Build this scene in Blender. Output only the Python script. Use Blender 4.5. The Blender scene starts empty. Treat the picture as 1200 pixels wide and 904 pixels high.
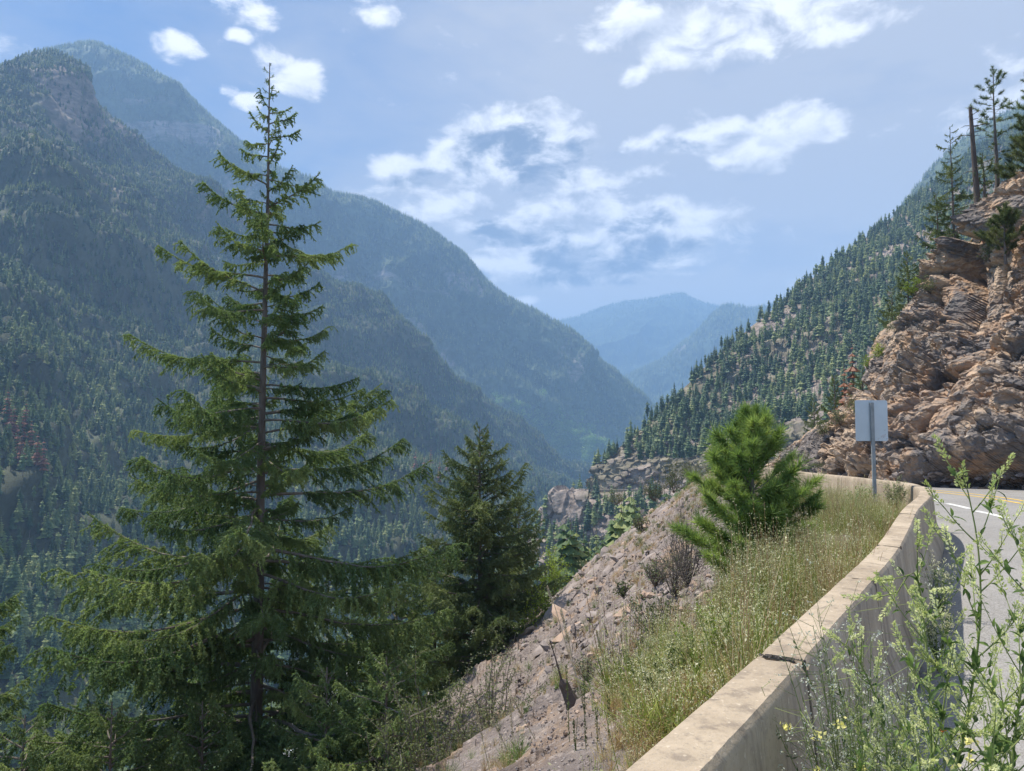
import bpy, math, random
import numpy as np
from mathutils import Vector, Matrix, Euler
from mathutils.bvhtree import BVHTree

R = math.radians
scene = bpy.context.scene
COL = scene.collection
rng = np.random.default_rng(7)
random.seed(7)

# ------------------------------------------------------------------ camera
EYE = 1.65
PITCH = math.atan(63 / 900)
cam_data = bpy.data.cameras.new("camera")
cam_data.lens = 27.0
cam_data.sensor_width = 36.0
cam_data.clip_start = 0.05
cam_data.clip_end = 60000
cam = bpy.data.objects.new("camera", cam_data)
cam.location = (0, 0, EYE)
cam.rotation_euler = (math.pi / 2 + PITCH, 0, 0)
COL.objects.link(cam)
scene.camera = cam
CP, SP = math.cos(PITCH), math.sin(PITCH)


def ray(px, py):
    x = (px - 600) / 900
    u = (452 - py) / 900
    return np.array([x, CP - u * SP, SP + u * CP])


def P(px, py, Y):
    d = ray(px, py)
    d = d * (Y / d[1])
    return (float(d[0]), float(d[1]), float(d[2] + EYE))


def project(p):
    p = np.asarray(p, float)
    x, y, z = p[..., 0], p[..., 1], p[..., 2] - EYE
    f = y * CP + z * SP
    u = -y * SP + z * CP
    f = np.where(f > 0.01, f, 0.01)
    return 600 + 900 * x / f, 452 - 900 * u / f


# ------------------------------------------------------------------ light
SUN_AZ, SUN_EL = R(-55), R(63)          # azimuth from +Y towards +X
sdir = Vector((math.sin(SUN_AZ) * math.cos(SUN_EL), math.cos(SUN_AZ) * math.cos(SUN_EL), math.sin(SUN_EL)))
sun_d = bpy.data.lights.new("sun", 'SUN')
sun_d.energy = 4.6
sun_d.angle = R(0.6)
sun_d.color = (1.0, 0.93, 0.82)
sun = bpy.data.objects.new("sun", sun_d)
sun.rotation_euler = sdir.to_track_quat('Z', 'Y').to_euler()
sun.location = (0, 0, 50)
COL.objects.link(sun)

scene.view_settings.view_transform = 'Standard'
scene.view_settings.look = 'None'
scene.view_settings.exposure = 0.80
scene.view_settings.gamma = 1.0
scene.view_settings.use_curve_mapping = False
scene.cycles.volume_bounces = 1
scene.cycles.max_bounces = 5
scene.cycles.diffuse_bounces = 3
scene.cycles.transparent_max_bounces = 8
scene.cycles.use_denoising = True


# ------------------------------------------------------------------ node helpers
class NT:
    def __init__(self, tree):
        self.t = tree
        self.n = tree.nodes
        self.l = tree.links

    def new(self, kind, **kw):
        n = self.n.new(kind)
        for k, v in kw.items():
            setattr(n, k, v)
        return n

    def put(self, sock, v):
        if isinstance(v, bpy.types.NodeSocket):
            self.l.new(v, sock)
        elif v is not None:
            if hasattr(sock.default_value, '__len__') and not hasattr(v, '__len__'):
                sock.default_value = [v] * len(sock.default_value)
            elif hasattr(v, '__len__') and len(sock.default_value) == 4 and len(v) == 3:
                sock.default_value = (*v, 1)
            else:
                sock.default_value = v

    def m(self, op, a, b=None, c=None, clamp=False):
        n = self.new('ShaderNodeMath', operation=op, use_clamp=clamp)
        self.put(n.inputs[0], a)
        if b is not None:
            self.put(n.inputs[1], b)
        if c is not None:
            self.put(n.inputs[2], c)
        return n.outputs[0]

    def vm(self, op, a, b=None):
        n = self.new('ShaderNodeVectorMath', operation=op)
        self.put(n.inputs[0], a)
        if b is not None:
            self.put(n.inputs[1], b)
        return n.outputs[1] if op in ('DOT_PRODUCT', 'LENGTH') else n.outputs[0]

    def mix(self, f, a, b, mode='MIX'):
        n = self.new('ShaderNodeMix', data_type='RGBA', blend_type=mode)
        self.put(n.inputs[0], f)
        self.put(n.inputs[6], a)
        self.put(n.inputs[7], b)
        return n.outputs[2]

    def noise(self, vec, scale, detail=4, rough=.55, dist=0, out=0):
        n = self.new('ShaderNodeTexNoise')
        self.put(n.inputs['Vector'], vec)
        n.inputs['Scale'].default_value = scale
        n.inputs['Detail'].default_value = detail
        n.inputs['Roughness'].default_value = rough
        n.inputs['Distortion'].default_value = dist
        return n.outputs[out]

    def voro(self, vec, scale, feature='F1', out='Distance', rand=1):
        n = self.new('ShaderNodeTexVoronoi', feature=feature)
        self.put(n.inputs['Vector'], vec)
        n.inputs['Scale'].default_value = scale
        n.inputs['Randomness'].default_value = rand
        return n.outputs[out]

    def rng(self, v, a, b, c=0, d=1, smooth=True):
        n = self.new('ShaderNodeMapRange', interpolation_type='SMOOTHSTEP' if smooth else 'LINEAR')
        self.put(n.inputs[0], v)
        for i, x in enumerate((a, b, c, d)):
            n.inputs[i + 1].default_value = x
        return n.outputs[0]

    def ramp(self, f, stops):
        n = self.new('ShaderNodeValToRGB')
        self.put(n.inputs[0], f)
        e = n.color_ramp.elements
        while len(e) < len(stops):
            e.new(0.5)
        for el, (p, c) in zip(e, stops):
            el.position = p
            el.color = (*c, 1)
        return n.outputs[0]


def material(name):
    m = bpy.data.materials.new(name)
    m.use_nodes = True
    t = NT(m.node_tree)
    b = m.node_tree.nodes['Principled BSDF']
    b.inputs['Roughness'].default_value = 0.85
    b.inputs['Specular IOR Level'].default_value = 0.25
    return m, t, b


def geo_pos(t):
    return t.new('ShaderNodeNewGeometry').outputs['Position']


def bump(t, b, h, strength, dist):
    n = t.new('ShaderNodeBump')
    n.inputs['Strength'].default_value = strength
    n.inputs['Distance'].default_value = dist
    t.put(n.inputs['Height'], h)
    t.l.new(n.outputs[0], b.inputs['Normal'])


# ------------------------------------------------------------------ world: sky and clouds
world = bpy.data.worlds.new("World")
scene.world = world
world.use_nodes = True
wt = NT(world.node_tree)
bg = world.node_tree.nodes['Background']
bg.inputs['Strength'].default_value = 0.1
sky = wt.new('ShaderNodeTexSky', sky_type='NISHITA')
sky.sun_disc = False
sky.sun_elevation = SUN_EL
sky.sun_rotation = SUN_AZ
sky.altitude = 600
sky.air_density = 1.0
sky.dust_density = 1.0
sky.ozone_density = 2.5


def azel(px, py):
    d = ray(px, py)
    d = d / np.linalg.norm(d)
    return math.atan2(d[0], d[1]), math.asin(d[2])


# cumulus banks: centre in the picture of the sky, half sizes, density weight
CLOUDS = [(598, 174, 74, 34, 1.15), (660, 168, 44, 22, .9), (560, 196, 60, 20, .8), (470, 196, 34, 13, .9), (640, 208, 95, 14, .45),
          (530, 236, 84, 17, .6), (588, 270, 62, 13, 1.1), (705, 258, 105, 24, .8), (715, 288, 118, 28, 1.1),
          (650, 318, 120, 16, 1.1), (780, 262, 70, 12, .6), (730, 322, 50, 10, .7),
          (800, 166, 52, 12, .9), (845, 150, 32, 10, .7), (880, 180, 38, 16, .9), (930, 148, 52, 16, .8), (962, 140, 26, 12, .7),
          (770, 30, 80, 20, .75), (880, 22, 120, 26, .55), (745, 84, 14, 9, .6), (990, 38, 22, 8, .6), (820, 60, 60, 12, .4),
          (208, 54, 19, 10, .7), (322, 68, 18, 11, .7), (352, 94, 26, 17, .8), (268, 104, 9, 5, .6), (288, 118, 12, 7, .6),
          (442, 10, 24, 14, .8), (282, 6, 28, 9, .5), (305, 22, 12, 5, .4), (275, 40, 10, 4, .4),
          (614, 352, 14, 6, .9), (820, 262, 30, 8, .4), (-220, 30, 120, 40, .8), (-420, 200, 160, 40, .8), (1450, 60, 160, 40, .8),
          (1650, 260, 160, 50, .8), (350, -160, 140, 40, .9), (900, -220, 200, 60, .9)]
grp = bpy.data.node_groups.new("cloud_density", 'ShaderNodeTree')
grp.interface.new_socket("V", in_out='INPUT', socket_type='NodeSocketVector')
grp.interface.new_socket("D", in_out='OUTPUT', socket_type='NodeSocketFloat')
grp.interface.new_socket("S", in_out='OUTPUT', socket_type='NodeSocketFloat')
g = NT(grp)
gi = g.new('NodeGroupInput')
go = g.new('NodeGroupOutput')
V = gi.outputs[0]
warp = g.noise(V, 9, 3, .6, out=1)
Vw = g.vm('ADD', V, g.vm('MULTIPLY', g.vm('SUBTRACT', warp, (.5, .5, .5)), (.045, .03, 0)))
best = None
for (px, py, rx, ry, w) in CLOUDS:
    a, e = azel(px, py)
    k = 1 / 900
    q = g.vm('MULTIPLY', g.vm('SUBTRACT', Vw, (a, e, 0)), (1 / (rx * k * 1.35), 1 / (ry * k * 1.35), 0))
    r2 = g.vm('DOT_PRODUCT', q, q)
    v = g.m('MULTIPLY_ADD', r2, -w, w)
    best = v if best is None else g.m('SMOOTH_MAX', best, v, .25)
best = g.m('MAXIMUM', best, -.6)
Vs = g.vm('MULTIPLY', V, (1.0, 1.7, 1))
f1 = g.noise(Vs, 16, 9, .62, .3)
f2 = g.noise(Vs, 5, 4, .5)
dd = g.m('ADD', best, g.m('MULTIPLY', g.m('SUBTRACT', f1, .54), 3.9))
dd = g.m('ADD', dd, g.m('MULTIPLY', g.m('SUBTRACT', f2, .5), .9))
g.l.new(dd, go.inputs[0])
ds = g.m('ADD', best, g.m('MULTIPLY', g.m('SUBTRACT', g.noise(Vs, 14, 8, .6, .3), .5), 4.4))
g.l.new(ds, go.inputs[1])

tc = wt.new('ShaderNodeTexCoord').outputs['Generated']
sx = wt.new('ShaderNodeSeparateXYZ')
wt.l.new(tc, sx.inputs[0])
az = wt.m('ARCTAN2', sx.outputs[0], sx.outputs[1])
el = wt.m('ARCSINE', sx.outputs[2])
cv = wt.new('ShaderNodeCombineXYZ')
wt.l.new(az, cv.inputs[0])
wt.l.new(el, cv.inputs[1])


def dens(off, k=0):
    n = wt.new('ShaderNodeGroup')
    n.node_tree = grp
    wt.l.new(wt.vm('ADD', cv.outputs[0], off), n.inputs[0])
    return n.outputs[k]


D0 = dens((0, 0, 0))
D1 = dens((-.003, .012, 0), 1)
alpha = wt.rng(D0, -.35, .75)
core = wt.vm('MULTIPLY', wt.vm('SUBTRACT', cv.outputs[0], (*azel(660, 250), 0)), (1 / .40, 1 / .19, 0))
core = wt.rng(wt.vm('DOT_PRODUCT', core, core), .4, 1.6, 1.0, .35)
big = wt.rng(wt.m('ABSOLUTE', az), .22, .45, 1, 0)
shade = wt.m('MULTIPLY', wt.rng(D1, .05, 1.3), wt.m('MULTIPLY', core, wt.m('MAXIMUM', big, .35)), clamp=True)
ccol = wt.mix(shade, (8.6, 8.5, 8.4), (1.3, 1.6, 2.2))
# thin high veil, thicker to the right and low down
hf = wt.noise(wt.vm('MULTIPLY', cv.outputs[0], (1, 2.8, 1)), 2.4, 6, .55, .8)
hfine = wt.noise(wt.vm('MULTIPLY', cv.outputs[0], (1.6, 5, 1)), 6, 5, .6, .4)
bias = wt.rng(az, -.50, .16, -.02, .85)
low = wt.rng(el, .08, .42, .50, 0)
blue = wt.vm('MULTIPLY', wt.vm('SUBTRACT', cv.outputs[0], (*azel(880, 300), 0)), (1 / .20, 1 / .05, 0))
gap = wt.rng(wt.vm('DOT_PRODUCT', blue, blue), 0, 1.3, .45, 0)
veil = wt.m('ADD', wt.m('ADD', wt.m('ADD', wt.m('MULTIPLY', wt.m('SUBTRACT', hf, .36), 1.3), wt.m('MULTIPLY', wt.m('SUBTRACT', hfine, .5), .5)), bias), low)
veil = wt.m('SUBTRACT', veil, gap)
veil = wt.m('MULTIPLY', veil, 1.0, clamp=True)
skyc = wt.mix(1, sky.outputs[0], (.42, .55, .68), 'MULTIPLY')
vcol = wt.mix(wt.rng(el, .06, .34), (5.4, 5.4, 5.5), (3.85, 3.9, 4.15))
base = wt.mix(wt.m('MULTIPLY', veil, .92), skyc, vcol)
final = wt.mix(wt.m('MULTIPLY', alpha, .93), base, ccol)
wt.l.new(final, bg.inputs['Color'])
world.cycles.sampling_method = 'MANUAL'
world.cycles.sample_map_resolution = 512


# ------------------------------------------------------------------ numpy noise
PERM = np.random.default_rng(3).permutation(256)
PERM = np.concatenate([PERM, PERM, PERM]).astype(np.int64)
GR = np.random.default_rng(5).normal(size=(256, 3))
GR /= np.linalg.norm(GR, axis=1)[:, None]


def hsh(i, j, k):
    return PERM[(PERM[(PERM[i & 255] + j) & 255] + k) & 255]


def perlin(p):
    i = np.floor(p).astype(np.int64)
    f = p - i
    w = f * f * f * (f * (f * 6 - 15) + 10)
    out = 0
    for dx in (0, 1):
        for dy in (0, 1):
            for dz in (0, 1):
                gg = GR[hsh(i[:, 0] + dx, i[:, 1] + dy, i[:, 2] + dz)]
                dt = gg[:, 0] * (f[:, 0] - dx) + gg[:, 1] * (f[:, 1] - dy) + gg[:, 2] * (f[:, 2] - dz)
                out = out + dt * (w[:, 0] if dx else 1 - w[:, 0]) * (w[:, 1] if dy else 1 - w[:, 1]) * (w[:, 2] if dz else 1 - w[:, 2])
    return out * 1.5


def fbm(p, octv=5, gain=.5, ridged=False):
    a, s, out = 1.0, 0.0, 0
    q = p.copy()
    for o in range(octv):
        n = perlin(q)
        if ridged:
            n = 1 - 2 * np.abs(n)
        out = out + a * n
        s += a
        a *= gain
        q = q * 2.03 + 17.3
    return out / s


def facets(p, seed=0):
    """blocky rock: every Voronoi cell is a tilted plane; returns the height and distance to the cell border"""
    p = p + seed * 13.7
    i = np.floor(p).astype(np.int64)
    d1 = np.full(len(p), 9.)
    d2 = np.full(len(p), 9.)
    h = np.zeros(len(p))
    for dx in (-1, 0, 1):
        for dy in (-1, 0, 1):
            for dz in (-1, 0, 1):
                a, b, c = i[:, 0] + dx, i[:, 1] + dy, i[:, 2] + dz
                k = hsh(a, b, c)
                k2 = PERM[k + 7]
                k3 = PERM[k2 + 91]
                pt = np.stack([a + k / 255, b + k2 / 255, c + k3 / 255], 1)
                df = p - pt
                dist = np.sqrt((df ** 2).sum(1))
                hh = (PERM[k3 + 5] / 255 - .5) + (df * GR[k2]).sum(1) * .9
                new = dist < d1
                d2 = np.where(new, d1, np.minimum(d2, dist))
                h = np.where(new, hh, h)
                d1 = np.where(new, dist, d1)
    return h, d2 - d1


# ------------------------------------------------------------------ mesh helpers
def mesh_np(name, verts, faces, mats=(), smooth=False, midx=None):
    me = bpy.data.meshes.new(name)
    verts = np.ascontiguousarray(verts, dtype=np.float32)
    faces = np.ascontiguousarray(faces, dtype=np.int32)
    nf, k = faces.shape
    me.vertices.add(len(verts))
    me.vertices.foreach_set("co", verts.ravel())
    me.loops.add(nf * k)
    me.loops.foreach_set("vertex_index", faces.ravel())
    me.polygons.add(nf)
    me.polygons.foreach_set("loop_start", np.arange(nf, dtype=np.int32) * k)
    me.polygons.foreach_set("loop_total", np.full(nf, k, dtype=np.int32))
    for m in mats:
        me.materials.append(m)
    if midx is not None:
        me.polygons.foreach_set("material_index", np.asarray(midx, dtype=np.int32))
    me.polygons.foreach_set("use_smooth", np.full(nf, smooth, dtype=bool))
    me.update(calc_edges=True)
    return me


def link(name, data, parent=None, loc=None, rot=None, scl=None):
    o = bpy.data.objects.new(name, data)
    COL.objects.link(o)
    if parent is not None:
        o.parent = parent
    if loc is not None:
        o.location = loc
    if rot is not None:
        o.rotation_euler = rot
    if scl is not None:
        o.scale = (scl,) * 3 if not hasattr(scl, '__len__') else scl
    return o


def tag(o, label=None, cat=None, group=None, kind=None):
    for k, v in (('label', label), ('category', cat), ('group', group), ('kind', kind)):
        if v:
            o[k] = v
    return o


def grid_faces(nu, nv):
    i = np.arange((nv - 1) * (nu - 1))
    r, c = i // (nu - 1), i % (nu - 1)
    a = r * nu + c
    return np.stack([a, a + 1, a + nu + 1, a + nu], 1)


def catmull(pts, t):
    """pts (n, k), t in 0..n-1"""
    n = len(pts)
    t = np.clip(t, 0, n - 1 - 1e-6)
    i = np.floor(t).astype(int)
    f = (t - i)[:, None]
    p0 = pts[np.maximum(i - 1, 0)]
    p1 = pts[i]
    p2 = pts[np.minimum(i + 1, n - 1)]
    p3 = pts[np.minimum(i + 2, n - 1)]
    return .5 * (2 * p1 + (p2 - p0) * f + (2 * p0 - 5 * p1 + 4 * p2 - p3) * f * f + (3 * p1 - p0 - 3 * p2 + p3) * f ** 3)


def loft(rails, nu, nv, vk=None, uk=None):
    """rails: equal-length lists of pixel + depth points, bottom first; returns points (nv, nu, 3) and v of each row"""
    W = np.array([[P(*p) for p in r] for r in rails])
    nr, nc, _ = W.shape
    uk = np.linspace(0, 1, nc) if uk is None else np.array(uk)
    tu = np.interp(np.linspace(0, 1, nu), uk, np.arange(nc))
    Ru = np.stack([catmull(W[k], tu) for k in range(nr)])
    vk = np.linspace(0, 1, nr) if vk is None else np.array(vk)
    tv = np.interp(np.linspace(0, 1, nv), vk, np.arange(nr))
    flat = Ru.reshape(nr, -1)
    G = catmull(flat, tv).reshape(nv, nu, 3)
    return G, tv


def normals(G):
    du = np.gradient(G, axis=1)
    dv = np.gradient(G, axis=0)
    n = np.cross(du, dv)
    n /= np.linalg.norm(n, axis=2)[..., None] + 1e-9
    return n


def tube(path, radii, sides=6, cap=True):
    path = np.asarray(path, float)
    n = len(path)
    tg = np.gradient(path, axis=0)
    tg /= np.linalg.norm(tg, axis=1)[:, None] + 1e-9
    ref = np.array([0, 0, 1.]) if abs(tg[0, 2]) < .9 else np.array([1., 0, 0])
    a = np.cross(tg, ref)
    a /= np.linalg.norm(a, axis=1)[:, None] + 1e-9
    b = np.cross(tg, a)
    th = np.arange(sides) / sides * 2 * math.pi
    r = np.asarray(radii, float)[:, None, None]
    v = path[:, None, :] + r * (np.cos(th)[None, :, None] * a[:, None, :] + np.sin(th)[None, :, None] * b[:, None, :])
    v = v.reshape(-1, 3)
    f = []
    for i in range(n - 1):
        for j in range(sides):
            k = (j + 1) % sides
            f.append((i * sides + j, i * sides + k, (i + 1) * sides + k, (i + 1) * sides + j))
    return v, np.array(f)


class Soup:
    """collects quads and triangles (triangles stored as quads with a repeated corner are avoided: all are split to triangles)"""
    def __init__(self):
        self.v, self.f, self.m, self.n = [], [], [], 0

    def add(self, v, f, mi=0):
        v = np.asarray(v, float)
        f = np.asarray(f)
        if f.shape[1] == 4:
            f = np.concatenate([f[:, [0, 1, 2]], f[:, [0, 2, 3]]])
        self.v.append(v)
        self.f.append(f + self.n)
        self.m.append(np.full(len(f), mi))
        self.n += len(v)

    def mesh(self, name, mats, smooth=False):
        return mesh_np(name, np.concatenate(self.v), np.concatenate(self.f), mats, smooth, np.concatenate(self.m))


def blades(base, dirs, length, width, r, jitter_normal=True):
    """thin triangles from base points along dirs"""
    n = len(base)
    d = dirs / (np.linalg.norm(dirs, axis=1)[:, None] + 1e-9)
    rnd = r.normal(size=(n, 3))
    s = np.cross(d, rnd)
    s /= np.linalg.norm(s, axis=1)[:, None] + 1e-9
    L = np.asarray(length).reshape(-1, 1)
    Wd = np.asarray(width).reshape(-1, 1)
    v = np.stack([base - s * Wd / 2, base + s * Wd / 2, base + d * L], 1).reshape(-1, 3)
    f = np.arange(n * 3).reshape(-1, 3)
    return v, f


def diamonds(base, dirs, length, width, r, nrm=None):
    """leaf: two triangles folded along the midrib"""
    n = len(base)
    d = dirs / (np.linalg.norm(dirs, axis=1)[:, None] + 1e-9)
    rnd = r.normal(size=(n, 3)) if nrm is None else nrm + r.normal(size=(n, 3)) * .35
    s = np.cross(d, rnd)
    s /= np.linalg.norm(s, axis=1)[:, None] + 1e-9
    up = np.cross(s, d)
    L = np.asarray(length).reshape(-1, 1)
    Wd = np.asarray(width).reshape(-1, 1)
    mid = base + d * L * .45 - up * Wd * .15
    v = np.stack([base, mid - s * Wd / 2 + up * Wd * .2, base + d * L, mid + s * Wd / 2 + up * Wd * .2], 1).reshape(-1, 3)
    k = np.arange(n)[:, None] * 4
    f = np.concatenate([k + [0, 1, 2], k + [0, 2, 3]])
    return v, f


# ------------------------------------------------------------------ materials
def foliage_mat(name, cols, scale=1.2, trans=.25, var=.25):
    m, t, b = material(name)
    oi = t.new('ShaderNodeObjectInfo').outputs['Random']
    p = geo_pos(t)
    f = t.m('ADD', t.m('MULTIPLY', t.noise(p, scale, 3, .6), .9), t.m('MULTIPLY', t.m('SUBTRACT', oi, .5), var))
    c = t.ramp(t.rng(f, .2, .75, 0, 1, False), [(i / (len(cols) - 1), c) for i, c in enumerate(cols)])
    t.l.new(c, b.inputs['Base Color'])
    b.inputs['Roughness'].default_value = .6
    tr = t.new('ShaderNodeBsdfTranslucent')
    t.l.new(t.mix(1, c, (1.12, 1.2, .78), 'MULTIPLY'), tr.inputs[0])
    mx = t.new('ShaderNodeMixShader')
    mx.inputs[0].default_value = trans
    t.l.new(b.outputs[0], mx.inputs[1])
    t.l.new(tr.outputs[0], mx.inputs[2])
    t.l.new(mx.outputs[0], m.node_tree.nodes['Material Output'].inputs[0])
    return m


def plain_mat(name, cols, scale, rough=.85, bumps=None, vec=None):
    m, t, b = material(name)
    p = geo_pos(t)
    if vec:
        p = t.vm('MULTIPLY', p, vec)
    f = t.noise(p, scale, 6, .6)
    c = t.ramp(t.rng(f, .25, .75, 0, 1, False), [(i / (len(cols) - 1), c) for i, c in enumerate(cols)])
    t.l.new(c, b.inputs['Base Color'])
    b.inputs['Roughness'].default_value = rough
    if bumps:
        bump(t, b, t.noise(p, scale * bumps[0], 4, .6), bumps[1], bumps[2])
    return m


M = {}
M['fir'] = foliage_mat('fir_needles', [(.085, .145, .062), (.175, .245, .10), (.33, .39, .16)], 1.3, .42, .3)
M['firdark'] = foliage_mat('dark_fir_needles', [(.075, .12, .06), (.145, .19, .085), (.26, .30, .125)], 1.1, .35, .25)
M['pine'] = foliage_mat('pine_needles', [(.12, .20, .065), (.23, .32, .10), (.42, .48, .16)], 2.5, .45, .2)
M['farfir'] = foliage_mat('far_fir_needles', [(.05, .10, .045), (.13, .20, .075), (.31, .35, .13)], .012, .2, .6)
M['bluefir'] = foliage_mat('blue_green_fir_needles', [(.045, .09, .055), (.115, .185, .09), (.25, .31, .13)], .02, .2, .6)
M['redfir'] = foliage_mat('dead_red_needles', [(.16, .07, .045), (.24, .10, .06), (.32, .17, .10)], 2, .2, .3)
M['lime'] = foliage_mat('lime_leaves', [(.16, .24, .03), (.27, .36, .05), (.40, .46, .08)], 2, .35, .3)
M['shrub'] = foliage_mat('shrub_leaves', [(.06, .085, .035), (.12, .15, .06), (.21, .23, .10)], 2, .3, .3)
M['greyshrub'] = foliage_mat('grey_shrub_leaves', [(.10, .12, .07), (.17, .19, .11), (.26, .27, .16)], 3, .3, .3)
M['drytwig'] = plain_mat('dry_twigs', [(.10, .085, .075), (.19, .165, .14)], 6)
M['bark'] = plain_mat('fir_bark', [(.08, .065, .058), (.16, .135, .12), (.27, .235, .21)], 5, bumps=(3, .8, .03), vec=(1, 1, .25))
M['limb'] = plain_mat('limb_bark', [(.12, .10, .085), (.26, .225, .195)], 4)
M['snag'] = plain_mat('weathered_snag_wood', [(.07, .055, .05), (.15, .12, .105)], 3, vec=(1, 1, .2))
M['grass'] = foliage_mat('green_grass', [(.21, .275, .06), (.37, .43, .12), (.56, .57, .25)], 1.5, .4, .6)
M['seed'] = foliage_mat('pale_seed_heads', [(.42, .43, .24), (.60, .58, .38), (.78, .75, .56)], 3, .35, .5)
M['drygrass'] = foliage_mat('dry_grass', [(.40, .26, .16), (.52, .38, .24), (.64, .52, .35)], 1.5, .4, .6)
M['weed'] = foliage_mat('weed_leaves', [(.055, .10, .03), (.12, .19, .05), (.21, .30, .09)], 14, .35, .6)
M['bud'] = foliage_mat('pale_flower_buds', [(.40, .45, .18), (.60, .63, .32), (.80, .80, .52)], 20, .4, .5)
M['stem'] = plain_mat('weed_stems', [(.15, .20, .06), (.27, .31, .11)], 8)
M['tanstem'] = plain_mat('dry_stalks', [(.36, .30, .19), (.58, .52, .38)], 8)
M['yellow'] = foliage_mat('yellow_petals', [(.66, .58, .16), (.80, .74, .30), (.88, .84, .5)], 20, .3, .5)
M['orange'] = plain_mat('orange_petals', [(.75, .22, .05), (.85, .35, .10)], 20)
M['tinywhite'] = foliage_mat('tiny_grey_seed_pods', [(.32, .34, .30), (.48, .50, .44), (.64, .65, .58)], 20, .3, .5)


def rock_colors(t, p, s, warm=(.42, .268, .168), pale=(.50, .38, .275), grey=(.225, .195, .17), dark=(.075, .065, .062)):
    big = t.noise(p, .11 * s, 4, .6, .5)
    mid = t.noise(t.vm('MULTIPLY', p, (1, 1, 2.2)), .7 * s, 7, .65, .6)
    fine = t.noise(p, 5 * s, 5, .7)
    c = t.mix(t.rng(mid, .36, .64), grey, warm)
    c = t.mix(t.rng(t.m('ADD', big, t.m('MULTIPLY', t.m('SUBTRACT', mid, .5), .5)), .47, .62), c, pale)
    c = t.mix(t.rng(t.noise(p, .5 * s, 5, .6, .5), .55, .66, 0, .7), c, (.55, .36, .22))
    c = t.mix(t.rng(t.noise(t.vm('ADD', p, (31, 7, 3)), .2 * s, 6, .68, 1.6), .47, .57, 0, .85), c, (.15, .14, .14))
    c = t.mix(t.rng(fine, .60, .72, 0, .55), c, dark)
    c = t.mix(t.rng(t.noise(p, 2.3 * s, 3, .6), .60, .72, 0, .55), c, (.60, .50, .41))
    return c, fine


m, t, b = material('fractured_rock')
p = geo_pos(t)
c, fine = rock_colors(t, p, 1.0)
t.l.new(c, b.inputs['Base Color'])
vr = t.vm('ADD', p, t.vm('MULTIPLY', t.noise(p, 1.2, 3, .5, out=1), (.5, .5, .5)))
h = t.m('ADD', t.m('MULTIPLY', t.noise(p, 6, 6, .7), .6), t.m('ADD', t.m('MULTIPLY', t.voro(t.vm('MULTIPLY', vr, (1, 1, 2.0)), 1.6, 'F1'), 1.6), t.m('MULTIPLY', t.voro(t.vm('MULTIPLY', vr, (1, 1, 1.6)), 4.5, 'F1'), .7)))
bump(t, b, h, .9, .13)
M['rock'] = m

m, t, b = material('mauve_scree_ground')
p = geo_pos(t)
c = t.ramp(t.rng(t.noise(p, 1.1, 8, .7), .3, .7, 0, 1, False), [(0, (.14, .11, .095)), (.45, (.235, .195, .175)), (1, (.36, .31, .28))])
c = t.mix(t.rng(t.noise(p, .25, 5, .6, .6), .52, .64, 0, .8), c, (.40, .275, .18))
c = t.mix(t.rng(t.voro(p, 7, 'F1', 'Color'), .0, 1, 0, .35), c, (.18, .15, .15))
c = t.mix(t.rng(t.noise(p, 9, 3, .6), .56, .66, 0, .5), c, (.52, .44, .39))
t.l.new(c, b.inputs['Base Color'])
bump(t, b, t.m('ADD', t.noise(p, 7, 8, .75), t.m('MULTIPLY', t.voro(p, 9, 'DISTANCE_TO_EDGE'), .7)), .9, .09)
M['scree'] = m

M['stone'] = plain_mat('loose_mauve_stone', [(.16, .135, .125), (.29, .245, .225), (.41, .36, .33)], 2.2, bumps=(5, .6, .03))
M['stonewarm'] = plain_mat('loose_warm_stone', [(.24, .17, .13), (.40, .29, .22), (.52, .41, .33)], 1.8, bumps=(5, .6, .03))


def slope_mat(name, floor, rock, rscale, amt):
    m, t, b = material(name)
    p = geo_pos(t)
    n1 = t.noise(p, rscale, 7, .62, .8)
    c = t.mix(t.rng(t.noise(p, rscale * 5, 5, .7), .4, .62), floor, tuple(x * 1.7 for x in floor))
    rk = t.mix(t.rng(t.noise(t.vm('MULTIPLY', p, (1, 1, 2.5)), rscale * 9, 6, .7), .38, .62), tuple(x * .5 for x in rock), rock)
    rf = t.rng(n1, amt, amt + .09)
    if name.startswith('near'):        # bare rock shows only on the upper mountain
        sz = t.new('ShaderNodeSeparateXYZ')
        t.l.new(p, sz.inputs[0])
        rf = t.m('MULTIPLY', rf, t.rng(sz.outputs[2], 250, 620))
    c = t.mix(rf, c, rk)
    t.l.new(c, b.inputs['Base Color'])
    b.inputs['Roughness'].default_value = .95
    bump(t, b, t.noise(p, rscale * 12, 8, .7), .8, .6 / rscale * .02)
    return m


M['mtA'] = slope_mat('near_mountain_ground', (.055, .062, .038), (.32, .255, .21), .0035, .50)
M['mtB'] = slope_mat('blue_mountain_ground', (.065, .090, .052), (.40, .36, .33), .0022, .52)
M['mtC'] = slope_mat('far_mountain_ground', (.045, .070, .050), (.22, .22, .22), .0012, .62)
M['mtR'] = slope_mat('right_mountain_ground', (.17, .15, .105), (.38, .315, .27), .012, .46)
M['valley'] = slope_mat('valley_floor_ground', (.06, .09, .035), (.3, .28, .25), .01, .62)

m, t, b = material('whitewater')
p = geo_pos(t)
t.l.new(t.mix(t.rng(t.noise(p, .25, 7, .7), .42, .52), (.16, .26, .27), (.92, .95, .96)), b.inputs['Base Color'])
b.inputs['Roughness'].default_value = .25
bump(t, b, t.noise(p, .9, 5, .6), .6, .5)
M['river'] = m

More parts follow.
